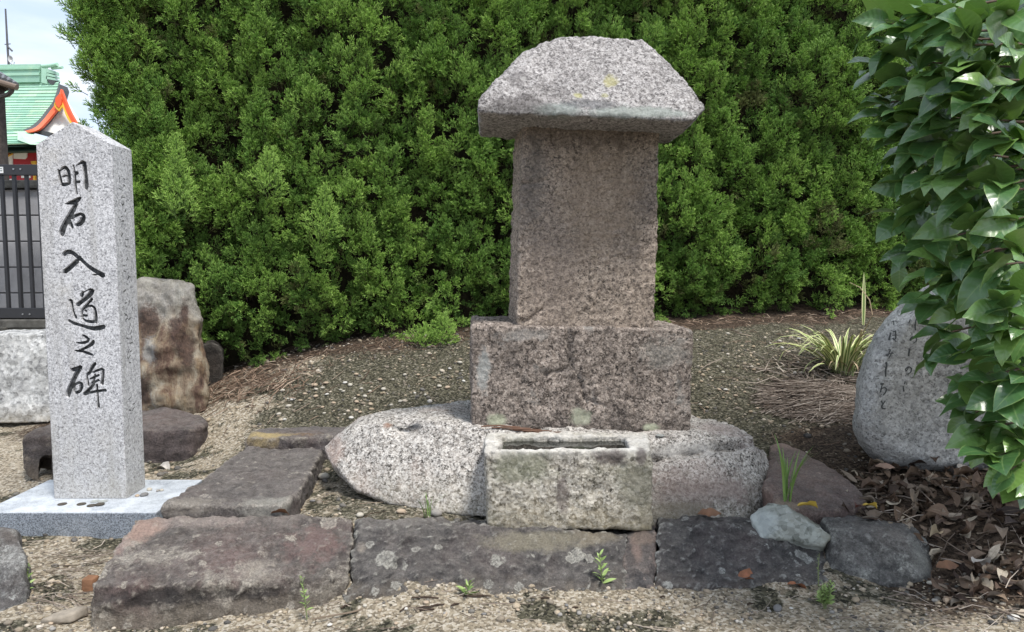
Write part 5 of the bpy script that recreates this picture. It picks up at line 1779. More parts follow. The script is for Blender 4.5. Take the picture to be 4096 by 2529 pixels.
# bare wood: trunks in the middle, twigs that show low down
BARK = plain('juniper_bark', (0.075, 0.052, 0.040), 0.95, 0.2, 0.35, 30, 0.8, 60)
for k in range(11):
    u = 0.25 + k * 0.46
    p = Vector((HA.x + HD.x * u - HN.x * 0.42, HA.y + HD.y * u - HN.y * 0.42, 0))
    g_ = gz(p.x, p.y)
    b = MB()
    pts = [Vector((p.x + random.uniform(-.03, .03), p.y + random.uniform(-.03, .03), g_ + z)) for z in (-0.1, 0.3, 0.8, 1.4, 2.0, 2.4)]
    b.tube(pts, [0.055, 0.045, 0.04, 0.032, 0.022, 0.008], 7)
    b.build('trunk', BARK, hedge, smooth=True)
for k in range(150):
    u = random.uniform(0.1, HLEN - 0.5)
    h_ = random.uniform(0.03, 0.5) if k % 3 else random.uniform(0.3, 2.1)
    p = Vector((HA.x + HD.x * u - HN.x * 0.36, HA.y + HD.y * u - HN.y * 0.36, 0))
    p.z = gz(p.x, p.y) + h_
    d = (HN.to_3d() + Vector((random.uniform(-.7, .7), random.uniform(-.3, .3), random.uniform(-0.35, 0.45)))).normalized()
    ln = random.uniform(0.22, 0.40)
    b = MB()
    q1 = p + d * ln * 0.5 + Vector((0, 0, random.uniform(-.02, .03)))
    q2 = p + d * ln + Vector((0, 0, random.uniform(-.04, .06)))
    b.tube([p, q1, q2], [0.006, 0.004, 0.0015], 4)
    b.build('branch', BARK, hedge)
# solid dark backing box added inside the hedge so its gaps read dark
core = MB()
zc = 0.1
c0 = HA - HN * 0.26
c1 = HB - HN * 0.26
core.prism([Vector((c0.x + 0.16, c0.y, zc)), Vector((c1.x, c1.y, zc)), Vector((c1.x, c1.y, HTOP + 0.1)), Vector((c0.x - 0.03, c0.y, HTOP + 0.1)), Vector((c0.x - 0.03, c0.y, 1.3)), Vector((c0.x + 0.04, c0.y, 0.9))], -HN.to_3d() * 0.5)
core.build('dark_core', plain('dark_core_brown', (0.030, 0.026, 0.016), 0.95, 0.1, 0.6, 30, 0.9, 40), hedge)

# ------------------------------------------------------------------ camellia at the right
def leaf_mesh(name, seed, L=0.085, wd=0.040, curl=0.6, fold=0.35, nl=9, twist=0.15, dry=False):
    r = random.Random(seed)
    svals = (-1, -0.5, 0, 0.5, 1)
    vs_, fs_, mid = [], [], []
    pos = Vector((0, 0, 0))
    ang = r.uniform(0.05, 0.25)
    step = L / nl
    for i in range(nl + 1):
        t = i / nl
        wv = wd * 0.5 * (math.sin(math.pi * min(1, t * 0.93 + 0.02) ** 0.82) ** 0.85) * (1 - 0.55 * max(0, t - 0.72) / 0.28)
        if i == nl:
            wv = 0.0004
        d = Vector((math.cos(ang), 0, math.sin(ang)))
        nrm_ = Vector((-math.sin(ang), 0, math.cos(ang)))
        tw = twist * t
        for s in svals:
            f_ = fold * (0.6 + 0.4 * t) * (r.uniform(0.8, 1.25) if dry else 1)
            edge = wv * (1 + 0.03 * (i % 2)) * s
            off = Vector((0, edge * math.cos(tw), edge * math.sin(tw))) + nrm_ * (abs(edge) * f_ * (1 - (0.5 * abs(s)) * (0 if not dry else -1)) + (wv * 0.06 * math.sin(i * 1.9 + seed) if abs(s) == 1 else 0))
            if dry:
                off += nrm_ * r.gauss(0, wd * 0.028)
            vs_.append(pos + off)
            mid.append(abs(s))
        pos = pos + d * step
        ang -= curl * (0.35 + 1.3 * t) / nl * 1.6
    n = len(svals)
    for i in range(nl):
        for k in range(n - 1):
            a = i * n + k
            fs_.append((a, a + n, a + n + 1, a + 1))
    me = mesh(name, vs_, fs_, True)
    attr(me, 'mid', mid)
    attr(me, 'len', [i / nl for i in range(nl + 1) for _ in svals])
    return me


LM = Mat('camellia_leaf', 0.3, 0.6)
LM.b.inputs['Coat Weight'].default_value = 0.45
LM.b.inputs['Coat Roughness'].default_value = 0.28
mid = LM.attr('mid')
ln_ = LM.attr('len')
rnd = LM.objrand()
body = LM.ramp(rnd, [(0.0, (0.044, 0.112, 0.038)), (0.45, (0.076, 0.172, 0.052)), (0.8, (0.145, 0.265, 0.066)), (1.0, (0.18, 0.31, 0.075))])
body = LM.mix(1.0, body, LM.ramp(LM.noise(60, 4, 0.6), [(0.3, 0.88), (0.7, 1.1)]), 'MULTIPLY')
veins = LM.math('SINE', LM.math('MULTIPLY', LM.math('SUBTRACT', ln_, LM.math('MULTIPLY', mid, 0.12)), 55))
body = LM.mix(LM.ramp(veins, [(0.88, 0), (1.0, 0.22)]), body, (0.12, 0.20, 0.08))
body = LM.mix(LM.ramp(mid, [(0.01, 0.6), (0.07, 0.0)]), body, (0.20, 0.30, 0.11))
body = LM.mix(LM.ramp(mid, [(0.86, 0.0), (1.0, 0.75)]), body, (0.20, 0.30, 0.09))
geo = LM.N.new('ShaderNodeNewGeometry')
body = LM.mix(LM.math('MULTIPLY', geo.outputs['Backfacing'], 0.55), body, (0.13, 0.22, 0.06))
LM.fin(body, LM.bump(LM.math('ADD', veins, LM.math('MULTIPLY', LM.noise(150, 3), 1.0)), 0.12, 0.002), LM.mix(geo.outputs['Backfacing'], (0.31, 0.31, 0.31), (0.55, 0.55, 0.55)))
tr_ = LM.N.new('ShaderNodeBsdfTranslucent')
tr_.inputs['Color'].default_value = (0.14, 0.28, 0.04, 1)
ms = LM.N.new('ShaderNodeMixShader')
ms.inputs[0].default_value = 0.18
LM.L.new(LM.b.outputs[0], ms.inputs[1])
LM.L.new(tr_.outputs[0], ms.inputs[2])
LM.L.new(ms.outputs[0], LM.N['Material Output'].inputs['Surface'])
leaves = []
for k in range(12):
    me = leaf_mesh('leaf', k, L=0.094 * (0.82 + 0.05 * (k % 6)), wd=0.045 * (0.9 + 0.06 * (k % 5)), curl=0.25 + 0.13 * (k % 6), fold=0.07 + 0.09 * (k % 4), twist=(-1) ** k * 0.3)
    me.materials.append(LM.m)
    leaves.append(me)
camx, camy = 1.55, 1.75
camel = empty('camellia_shrub', (camx, camy, gz(camx, camy)), 'glossy broad-leaved camellia hanging in from the right edge, close in front', 'camellia shrub')
CBARK = plain('camellia_bark', (0.115, 0.082, 0.060), 0.8, 0.3, 0.25, 40, 0.4, 90)
tips = [(3560, 95, 1.42), (3600, 190, 1.40), (3560, 280, 1.45), (3620, 330, 1.38), (3560, 410, 1.42), (3600, 470, 1.40), (3640, 560, 1.36), (3660, 640, 1.40), (3680, 740, 1.36),
        (3640, 870, 1.40), (3700, 820, 1.33), (3660, 1010, 1.42), (3760, 960, 1.32), (3800, 1080, 1.28), (3760, 1200, 1.36), (3860, 1230, 1.28), (3800, 1330, 1.34), (3760, 1420, 1.36), (3880, 1400, 1.27),
        (3900, 1520, 1.30), (3960, 1600, 1.26), (4010, 1700, 1.28), (3990, 1830, 1.20), (4040, 1560, 1.22), (4060, 1420, 1.24),
        (3700, 60, 1.36), (3760, 160, 1.30), (3820, 60, 1.26), (3720, 380, 1.34), (3780, 300, 1.30), (3800, 480, 1.28), (3740, 560, 1.32), (3860, 600, 1.24), (3780, 700, 1.28), (3880, 180, 1.20),
        (3940, 80, 1.22), (3960, 320, 1.22), (3900, 420, 1.20), (4000, 480, 1.16), (3960, 620, 1.20), (3900, 760, 1.22), (4020, 740, 1.14), (3860, 880, 1.26), (3960, 900, 1.18), (4060, 880, 1.16),
        (3900, 1020, 1.24), (4000, 1060, 1.18), (3940, 1160, 1.22), (4060, 1180, 1.16), (3980, 1300, 1.20), (4080, 1320, 1.18), (4060, 200, 1.14), (4050, 60, 1.18), (4090, 360, 1.14), (4090, 620, 1.14), (4080, 1010, 1.14),
        (4120, 1500, 1.2), (4110, 1640, 1.24), (3930, 1740, 1.27), (4040, 1880, 1.22), (4090, 1770, 1.22), (4100, 1930, 1.26), (3900, 1650, 1.33), (3690, 480, 1.32), (3700, 250, 1.36), (3660, 130, 1.36), (3850, 1120, 1.27), (3840, 700, 1.24), (3820, 400, 1.25), (4030, 1240, 1.15), (3990, 400, 1.15), (4040, 560, 1.12), (3930, 540, 1.19), (3870, 300, 1.22)]
leafrec, budrec, along = [], [], []
TR = Vector((camx, camy, 0))
for i, (px, py, Y) in enumerate(tips):
    tp = W(px, py, Y)
    hb = Vector((camx - 0.10 + random.uniform(-.1, .1), camy - 0.12 + random.uniform(-.12, .12), tp.z + random.uniform(-0.03, 0.12)))
    bdir = (tp - hb)
    mp_ = hb.lerp(tp, 0.55) + Vector((0, 0, random.uniform(0.0, 0.03)))
    b = MB()
    b.tube([hb, mp_, tp], [0.0055, 0.0035, 0.0018], 5)
    b.build('branch', CBARK, camel, smooth=True)
    bd = (tp - mp_).normalized()
    nlf = random.choice((5, 6, 6, 7))
    for q in range(nlf):
        back_ = 0.0 if q < 4 else random.uniform(0.02, 0.055)
        az = q * 2.4 + random.uniform(-0.5, 0.5)
        s1 = bd.orthogonal().normalized()
        s1.rotate(Quaternion(bd, az))
        op = random.uniform(0.35, 1.0)
        d = (bd * math.cos(op) * 1.1 + s1 * math.sin(op) + Vector((-0.60, -0.02, 0.02))).normalized()
        d = (d + Vector((random.gauss(0, .22), random.gauss(0, .22), random.gauss(0, .22)))).normalized()
        leafrec.append((tp - bd * back_, d, random.uniform(0.58, 1.14)))
    for q in range(5):
        t_ = random.uniform(0.0, 0.8)
        along.append((hb.lerp(tp, t_), Vector((random.uniform(-1, 0.6), random.uniform(-1.2, 0.1), random.uniform(-0.6, 0.3))).normalized()))
    if i % 4 == 0:
        budrec.append((tp, bd))
# leaves deeper inside the crown
for k in range(520):
    px = random.uniform(3690, 4200)
    py = random.uniform(-80, 1700)
    if py > 1000 and px < 3850 + (py - 1000) * 0.30:
        continue
    Y = random.uniform(1.3, 1.75)
    p = W(px, py, Y)
    d = Vector((random.uniform(-1, 0.4), random.uniform(-1, 0.3), random.uniform(-0.9, 0.2))).normalized()
    leafrec.append((p, d, random.uniform(0.7, 1.0)))


def leaf_matrix(p, d, sc, roll=None):
    x = d.normalized()
    upv_ = Vector((-0.25, -0.25, 1))
    y = upv_.cross(x)
    if y.length < 0.1:
        y = Vector((0, 1, 0)).cross(x)
    y.normalize()
    z = x.cross(y)
    M_ = Matrix((x, y, z)).transposed().to_4x4()
    M_ = M_ @ Matrix.Rotation(random.gauss(0, 0.55) if roll is None else roll, 4, 'X')
    return Matrix.Translation(p) @ M_ @ Matrix.Scale(sc, 4)


leafrec.sort(key=lambda a: a[0].y)
rest = []
cinv = camel.location
for k, (p, d, sc) in enumerate(leafrec):
    M_ = leaf_matrix(p - cinv, d, sc)
    if k < 300:
        o = bpy.data.objects.new('leaf', leaves[random.randrange(12)])
        COL.objects.link(o)
        o.parent = camel
        o.matrix_local = M_
    else:
        rest.append((p, M_))
for p, d in along:
    rest.append((p, leaf_matrix(p - cinv, d, random.uniform(0.7, 1.05))))
for k in range(260):
    p = Vector((random.uniform(0.98, 1.65), random.uniform(1.48, 1.95), random.uniform(0.62, 1.95)))
    d = Vector((random.uniform(-1, 0.8), random.uniform(-1, 0.4), random.uniform(-0.7, 0.3))).normalized()
    rest.append((p, leaf_matrix(p - cinv, d, random.uniform(0.75, 1.1))))
ib, ilen = MB(), []
for k, (p, M_) in enumerate(rest):
    lm = leaves[k % 12]
    md_ = np.empty(len(lm.vertices), np.float32)
    le_ = np.empty(len(lm.vertices), np.float32)
    lm.attributes['mid'].data.foreach_get('value', md_)
    lm.attributes['len'].data.foreach_get('value', le_)
    ib.add([cinv + (M_ @ v.co) for v in lm.vertices], [q.vertices[:] for q in lm.polygons], list(md_))
    ilen += list(le_)
inner = mesh('inner_leaves', [v - cinv for v in ib.v], ib.f, True)
attr(inner, 'mid', ib.at)
attr(inner, 'len', ilen)
tag(link('inner_leaves', inner, camel, None, LM.m), kind='stuff')
BUD = plain('bud_green', (0.20, 0.25, 0.10), 0.5)
for p, d in budrec:
    b = MB()
    d = (d + Vector((0, 0, 0.4))).normalized()
    b.tube([p, p + d * 0.005, p + d * 0.011, p + d * 0.017, p + d * 0.020], [0.0015, 0.0050, 0.0056, 0.0034, 0.0005], 7)
    b.build('bud', BUD, camel, smooth=True)
for k in range(3):
    b = MB()
    g_ = gz(camx + 0.1 * k, camy)
    b.tube([Vector((camx + 0.09 * k, camy + 0.05 * k, g_ - 0.08)), Vector((camx + 0.1 * k, camy, 0.6)), Vector((camx - 0.06 + 0.1 * k, camy - 0.06, 1.2)), Vector((camx - 0.1 + 0.1 * k, camy - 0.1, 2.0))], [0.028, 0.024, 0.018, 0.007], 8)
    b.build('trunk', CBARK, camel, smooth=True)

# ------------------------------------------------------------------ blades: variegated lily-turf and grasses
def blade_mesh(name, seed, L, wd, arch, out, nseg=7):
    """arching strap leaf; 'mid' is 0 on the midline and 1 on the margins"""
    r = random.Random(seed)
    vs_, md_, fs_ = [], [], []
    ang = out
    p = Vector((0, 0, 0))
    for i in range(nseg + 1):
        t = i / nseg
        wv = wd * 0.5 * min(1, 0.55 + t * 2) * (1 - max(0, t - 0.55) / 0.45) ** 0.7 if i < nseg else 0.0003
        n_ = Vector((-math.cos(ang), 0, math.sin(ang)))
        for s in (-1, -0.6, 0, 0.6, 1):
            vs_.append(p + Vector((0, s * wv, 0)) - n_ * (-abs(s) * wv * 0.25))
            md_.append(abs(s))
        p = p + Vector((math.sin(ang), 0, math.cos(ang))) * (L / nseg)
        ang += arch / nseg * (0.4 + 1.2 * t)
    for i in range(nseg):
        for k in range(4):
            a = i * 5 + k
            fs_.append((a, a + 1, a + 6, a + 5))
    me = mesh(name, vs_, fs_, True)
    attr(me, 'mid', md_)
    return me


VM = Mat('variegated_blade', 0.5, 0.4)
vb = VM.ramp(VM.attr('mid'), [(0.0, (0.14, 0.22, 0.07)), (0.42, (0.20, 0.29, 0.09)), (0.55, (0.62, 0.62, 0.31)), (1.0, (0.74, 0.72, 0.42))])
VM.fin(VM.mix(VM.ramp(VM.objrand(), [(0.0, 0.0), (0.8, 0.0), (1.0, 0.7)]), vb, (0.36, 0.40, 0.13)))
DM = Mat('dry_blade', 0.8, 0.3)
DM.fin(DM.ramp(DM.noise(30, 4), [(0.3, (0.26, 0.185, 0.115)), (0.7, (0.45, 0.35, 0.24))]))
lp = on_ground(3370, 1495)
lily = empty('variegated_lily_turf', lp, 'clump of arching green and cream striped strap leaves beside the rounded grey stone', 'ornamental grass')
bls = [blade_mesh('blade', k, 0.235 + 0.028 * (k % 5), 0.0115 + 0.001 * (k % 3), 1.5 + 0.35 * (k % 4), 0.12 + 0.14 * (k % 5)) for k in range(10)]
for me in bls:
    me.materials.append(VM.m)
for k in range(78):
    o = bpy.data.objects.new('blade', bls[k % 10])
    COL.objects.link(o)
    o.parent = lily
    a = random.uniform(0, 6.28)
    rr = random.uniform(0, 0.045)
    o.location = (math.cos(a) * rr, math.sin(a) * rr, -0.005)
    o.rotation_euler = (random.gauss(0, 0.1), random.gauss(0, 0.1), a + random.uniform(-0.5, 0.5))
    s_ = random.uniform(0.7, 1.15)
    o.scale = (s_, 1, s_)
dbl = [blade_mesh('dry_blade', 40 + k, 0.17, 0.007, 2.2, 0.7) for k in range(3)]
for me in dbl:
    me.materials.append(DM.m)
for k in range(16):
    o = bpy.data.objects.new('dry_blade', dbl[k % 3])
    COL.objects.link(o)
    o.parent = lily
    o.location = (random.uniform(-.03, .03), random.uniform(-.03, .03), 0)
    o.rotation_euler = (0, 0, random.uniform(0, 6.28))
tall = W(3453, 1300, 2.68)
me = blade_mesh('blade', 90, 0.20, 0.014, 0.06, 0.0)
me.materials.append(VM.m)
o = bpy.data.objects.new('blade', me)
COL.objects.link(o)
o.parent = lily
o.location = tall - lp
o.rotation_euler = (0, 0.06, 1.4)
b = MB()
b.tube([lp + Vector((0.02, 0, 0)), W(3448, 1320, 2.68)], [0.004, 0.004], 5)
b.build('blade', DM.m, lily)
b = MB()
pp = [W(3490, 1260, 2.65), W(3478, 1200, 2.66), W(3440, 1150, 2.68), W(3398, 1130, 2.7)]
b.tube([lp] + pp, [0.0025, 0.0022, 0.002, 0.0015, 0.0008], 4)
b.build('dry_blade', DM.m, lily)


def strands(name, n, where, lens, rad, mats, flat=0.12, seed=1, lift=0.004, heap=None, kind='stuff'):
    r = random.Random(seed)
    b = MB()
    bs_ = []
    for k in range(n):
        x, y, dirang, z0 = where(r)
        ln = r.uniform(*lens)
        d = Vector((math.cos(dirang), math.sin(dirang), r.uniform(-flat, flat)))
        sd_ = Vector((-d.y, d.x, 0)) * r.uniform(-0.35, 0.35) * ln
        p0 = Vector((x, y, 0)) - d * ln / 2
        p2 = Vector((x, y, 0)) + d * ln / 2
        p1 = Vector((x, y, 0)) + sd_ * 0.5
        bs_.append((p0, p1, p2, z0, d.z * ln))
    allp = np.array([tuple(p)[:2] for t in bs_ for p in t[:3]])
    zz = ground_z(allp, True).reshape(-1, 3)
    for i, (p0, p1, p2, z0, dz) in enumerate(bs_):
        q = [Vector((p.x, p.y, zz[i][j] + lift + z0)) for j, p in enumerate((p0, p1, p2))]
        q[0].z += max(0, -dz) * 0.5
        q[2].z += max(0, dz) * 0.5
        q[1].z += r.uniform(0, 0.006)
        rd = r.uniform(*rad)
        b.tube(q, [rd, rd, rd * 0.5], 3, [r.random()] * 3)
    o = b.build(name, mats, an='tint')
    return tag(o, kind=kind)


STR = Mat('dry_straw', 0.85, 0.25)
STR.fin(STR.ramp(STR.attr('tint'), [(0.0, (0.06, 0.045, 0.036)), (0.4, (0.16, 0.125, 0.10)), (0.75, (0.29, 0.24, 0.20)), (1.0, (0.46, 0.40, 0.34))]))
sc0 = on_ground(3270, 1610)


def w_straw(r):
    a, q = r.uniform(0, 6.28), r.random() ** 0.6
    x, y = sc0.x + math.cos(a) * q * 0.155, sc0.y + math.sin(a) * q * 0.155
    return x, y, r.gauss(0.15, 0.35), max(0, 0.045 * (1 - q)) * r.random()


tag(strands('dry_grass_heap', 1500, w_straw, (0.09, 0.22), (0.0008, 0.0016), STR.m, seed=2), 'heap of dry straw-like grass leaves around the striped clump', 'dry grass', kind='stuff')


def w_straw2(r):
    p = lp + Vector((r.gauss(-0.08, 0.14), r.gauss(-0.05, 0.10), 0))
    return p.x, p.y, r.uniform(0, 6.28), 0.015 * r.random()


tag(strands('dry_grass', 240, w_straw2, (0.06, 0.20), (0.001, 0.002), STR.m, seed=3), 'loose dry blades scattered round the striped clump', 'dry grass', kind='stuff')
DUF = Mat('dry_juniper', 0.9, 0.2)
DUF.fin(DUF.ramp(DUF.attr('tint'), [(0.0, (0.06, 0.040, 0.030)), (0.5, (0.17, 0.115, 0.080)), (0.85, (0.32, 0.23, 0.17)), (1.0, (0.42, 0.34, 0.26))]))


def w_duff(r):
    u = r.random() ** 0.8 * HLEN
    d_ = abs(r.gauss(0.02, 0.13))
    return HA.x + HD.x * u + HN.x * d_, HA.y + HD.y * u + HN.y * d_, r.uniform(0, 6.28), 0


tag(strands('dry_juniper_litter', 1500, w_duff, (0.015, 0.07), (0.0009, 0.0018), DUF.m, seed=4), 'brown shed juniper twigs along the foot of the hedge', 'litter', kind='stuff')
dl0 = on_ground(930, 1560)


def w_duff2(r):
    px, py = r.gauss(960, 120), r.gauss(1560, 32)
    p = on_ground(px, py) if False else Vector((dl0.x + r.gauss(0.05, 0.14), dl0.y + r.gauss(0.0, 0.08), 0))
    return p.x, p.y, r.uniform(0, 6.28), 0.012 * r.random()


tag(strands('dry_juniper_litter', 420, w_duff2, (0.03, 0.09), (0.0011, 0.0021), DUF.m, seed=5), 'thick patch of pinkish dry juniper sprigs at the left foot of the hedge', 'litter', kind='stuff')


def w_sand(r):
    if r.random() < 0.45:
        p = G(r.uniform(150, 560), r.uniform(2170, 2450), 0)
    else:
        p = G(r.uniform(-100, 4200), r.uniform(2360, 2600), 0)
    return p.x, p.y, r.gauss(0, 0.5), 0


tag(strands('dry_straw', 260, w_sand, (0.02, 0.11), (0.0005, 0.0011), STR.m, seed=6), 'thin pale straws lying on the sand in front', 'straw', kind='stuff')


def w_mound(r):
    p = G(r.uniform(600, 3400), r.uniform(1350, 1950), 0.2)
    return p.x, min(p.y, 3.1), r.uniform(0, 6.28), 0


tag(strands('dry_straw', 350, w_mound, (0.02, 0.08), (0.0006, 0.0013), DUF.m, seed=7), 'thin brown straws lying on the mossy mound', 'straw', kind='stuff')

GRM = Mat('grass_green', 0.5, 0.4)
GRM.fin(GRM.ramp(GRM.objrand(), [(0.0, (0.13, 0.23, 0.055)), (1.0, (0.22, 0.34, 0.09))]))


def grass(px, py, Y, n, L, label, wdt=0.0045, spread=0.35, z=None, name='grass_tuft'):
    p = W(px, py, Y)
    e = empty(name, p, label, 'grass')
    ms_ = [blade_mesh('blade', 200 + k, L * (0.6 + 0.13 * k), wdt, 0.25 + 0.25 * k, 0.05 + spread * 0.3 * k) for k in range(4)]
    for m_ in ms_:
        m_.materials.append(GRM.m)
    for k in range(n):
        o = bpy.data.objects.new('blade', ms_[k % 4])
        COL.objects.link(o)
        o.parent = e
        o.location = (random.uniform(-.008, .008), random.uniform(-.008, .008), -0.004)
        o.rotation_euler = (0, 0, random.uniform(0, 6.28))
    return e


g1_ = grass(3148, 1998, 1.80, 14, 0.185, 'tall green grass tuft between the boulder and the pale wedge rock', 0.0055, 0.22)
g2_ = grass(1712, 2062, 1.80, 9, 0.085, 'small fine grass tuft at the foot of the boulder, left of the basin', 0.003, 0.35)

WLM = Mat('weed_leaf', 0.55, 0.35)
WLM.fin(WLM.ramp(WLM.objrand(), [(0.0, (0.17, 0.26, 0.075)), (1.0, (0.30, 0.40, 0.14))]))
wl_ = [leaf_mesh('leaf', 300 + k, L=0.036, wd=0.0095 + 0.001 * k, curl=0.5, fold=0.3, nl=5) for k in range(3)]
for m_ in wl_:
    m_.materials.append(WLM.m)
WST = plain('weed_stem', (0.17, 0.20, 0.09), 0.7)


def weed(px, py, Y, H, n, label, sc=1.0, stems=1, dense=1.0):
    p = W(px, py, Y)
    e = empty('weed', p, label, 'weed')
    for s_ in range(stems):
        lean = Vector((random.gauss(0, 0.12 if stems == 1 else 0.4), random.gauss(0, 0.1 if stems == 1 else 0.3), 1)).normalized()
        hh = H * (1 if stems == 1 else random.uniform(0.45, 1))
        b = MB()
        b.tube([p - Vector((0, 0, 0.01)), p + lean * hh * 0.5, p + lean * hh + Vector((random.gauss(0, .004), 0, 0))], [0.0016, 0.0012, 0.0006], 5)
        b.build('stem', WST, e)
        for k in range(n):
            t = 0.12 + 0.86 * k / n
            a = k * 2.4 + s_
            d = Vector((math.cos(a), math.sin(a), 0.25 + 0.9 * t))
            o = bpy.data.objects.new('leaf', wl_[k % 3])
            COL.objects.link(o)
            o.parent = e
            o.matrix_local = leaf_matrix(lean * hh * t, d, sc * (1.05 - 0.6 * t) * random.uniform(0.8, 1.15))
    return e


weed(1860, 2395, G(1860, 2395).y, 0.040, 11, 'small green weed with spreading leaves before the charcoal kerb stone', 1.0)
weed(2412, 2350, G(2412, 2355).y, 0.080, 17, 'upright leafy green weed at the kerb, right of the basin centre', 0.9)
weed(1228, 2460, G(1228, 2460).y, 0.085, 24, 'tall thin pale weed in front of the pink-cornered kerb stone', 0.45)
weed(105, 2375, G(105, 2375).y, 0.070, 16, 'feathery pale weed beside the left front boulder', 0.55)
weed(3300, 2425, G(3300, 2425).y, 0.060, 13, 'bushy yellow-green weed on the sand in front of the right kerb stones', 0.62, 9)
weed(3275, 2340, G(3275, 2345).y, 0.075, 14, 'thin sprig with tiny leaves rising behind the bushy weed', 0.25)

# ------------------------------------------------------------------ dead leaves
DLM = Mat('dead_leaf', 0.6, 0.35)
rr_ = DLM.objrand()
dc = DLM.ramp(rr_, [(0.0, (0.034, 0.022, 0.017)), (0.22, (0.075, 0.047, 0.033)), (0.45, (0.125, 0.080, 0.053)), (0.68, (0.19, 0.138, 0.098)), (0.88, (0.28, 0.235, 0.185)), (1.0, (0.52, 0.45, 0.35))])
dc = DLM.mix(1.0, dc, DLM.ramp(DLM.noise(60, 5, 0.65), [(0.3, 0.72), (0.7, 1.2)]), 'MULTIPLY')
dc = DLM.mix(DLM.ramp(DLM.attr('mid'), [(0.02, 0.5), (0.1, 0.0)]), dc, (0.26, 0.20, 0.14))
DLM.fin(dc, DLM.bump(DLM.noise(110, 4, 0.6), 0.5, 0.003))
dry = []
for k in range(9):
    me = leaf_mesh('fallen_leaf', 400 + k, L=0.074 * (0.75 + 0.09 * (k % 5)), wd=0.030 * (0.85 + 0.08 * (k % 4)), curl=0.25 + 0.42 * (k % 4), fold=(0.15, 0.5, 1.1, 0.3)[k % 4], twist=(-1) ** k * 0.9, dry=True, nl=7)
    me.materials.append(DLM.m)
    dry.append(me)


def dead(px, py, Y, label, mesh_i, rotz, mat=None, sc=1.0, flip=False, dz=0.006, tilt=0.0, group=None):
    p = W(px, py, Y)
    me = dry[mesh_i]
    if mat is not None:
        me = me.copy()
        me.materials.clear()
        me.materials.append(mat)
    o = bpy.data.objects.new('fallen_leaf', me)
    COL.objects.link(o)
    o.location = p + Vector((0, 0, dz))
    o.rotation_euler = ((math.pi if flip else 0) + tilt, tilt * 0.5, rotz)
    o.scale = (sc, sc, sc)
    return tag(o, label, 'fallen leaf', group)


ORL = plain('orange_dead_leaf', (0.26, 0.105, 0.050), 0.6, 0.4, 0.3, 60)
YLL = plain('yellow_dead_leaf', (0.60, 0.42, 0.07), 0.55, 0.4, 0.15, 60)
REDL = plain('dark_red_leaf', (0.17, 0.045, 0.028), 0.5, 0.5, 0.2, 60)
BRL = plain('brown_dead_leaf', (0.17, 0.085, 0.045), 0.55, 0.4, 0.3, 60)
PLL = plain('bleached_leaf', (0.44, 0.41, 0.37), 0.7, 0.3, 0.2, 60)
p_ = on_ground(1110, 2064)
dead(1085, 2062, 1.752, 'brown leaf lying curved on the soil between the long paving slab and the kerb', 1, 0.1, BRL, 0.75)
dead(2790, 2072, 1.77, 'long brown leaf lying along the top of the blue-black kerb stone', 0, 0.05, BRL, 1.1, dz=0.010)
dead(2945, 2338, G(2945, 2338).y, 'orange-brown leaf on the sand in front of the blue-black kerb stone', 2, 0.2, ORL, 0.80)
dead(3150, 2346, G(3150, 2346).y, 'curled red-brown leaf on the sand near the bushy weed', 3, -0.15, ORL, 0.75)
dead(3190, 2042, 1.765, 'bright yellow dead leaf beside the pale wedge rock', 1, 0.05, YLL, 0.9, dz=0.012)
dead(3420, 2050, 1.74, 'dark red upturned leaf behind the grey kerb stone', 1, 1.0, REDL, 0.8, dz=0.020, tilt=0.7)
dead(3450, 2045, 1.76, 'tan yellow leaf leaning against the dark red one', 5, 0.1, YLL, 0.75, dz=0.015)
p_ = on_ground(655, 1875)
dead(630, 1880, p_.y, 'bleached white leaf on the soil right of the post', 2, -0.3, PLL, 0.8)
p_ = on_ground(1297, 1435)
dead(1285, 1440, p_.y, 'tan leaf standing at the foot of the hedge', 5, 0.3, plain('tan_leaf', (0.36, 0.26, 0.17), 0.7), 0.7, tilt=0.5)
p_ = on_ground(1200, 1468)
dead(1190, 1470, p_.y, 'reddish leaf on the soil below the hedge', 1, 0.7, plain('reddish_leaf', (0.33, 0.16, 0.12), 0.7), 0.65, tilt=0.4)
p_ = on_ground(3650, 2270)
dead(3745, 2290, 1.60, 'large flat brown leaf at the foot of the grey kerb stone', 0, 0.15, BRL, 1.05, dz=0.012)
dead(3890, 2300, 1.56, 'pale grey curled leaf on top of the litter in the bottom right corner', 3, 0.5, PLL, 1.0, dz=0.03)
dead(3755, 2185, 1.66, 'cream crumpled leaf at the edge of the litter beside the grey kerb stone', 6, 1.4, plain('cream_leaf', (0.52, 0.41, 0.27), 0.7), 0.75, dz=0.03, tilt=0.5)
dead(3500, 1880, 1.95, 'large tan leaf lying against the foot of the rounded grey stone', 0, -0.25, plain('tan_leaf', (0.30, 0.20, 0.15), 0.7), 0.9, dz=0.01)
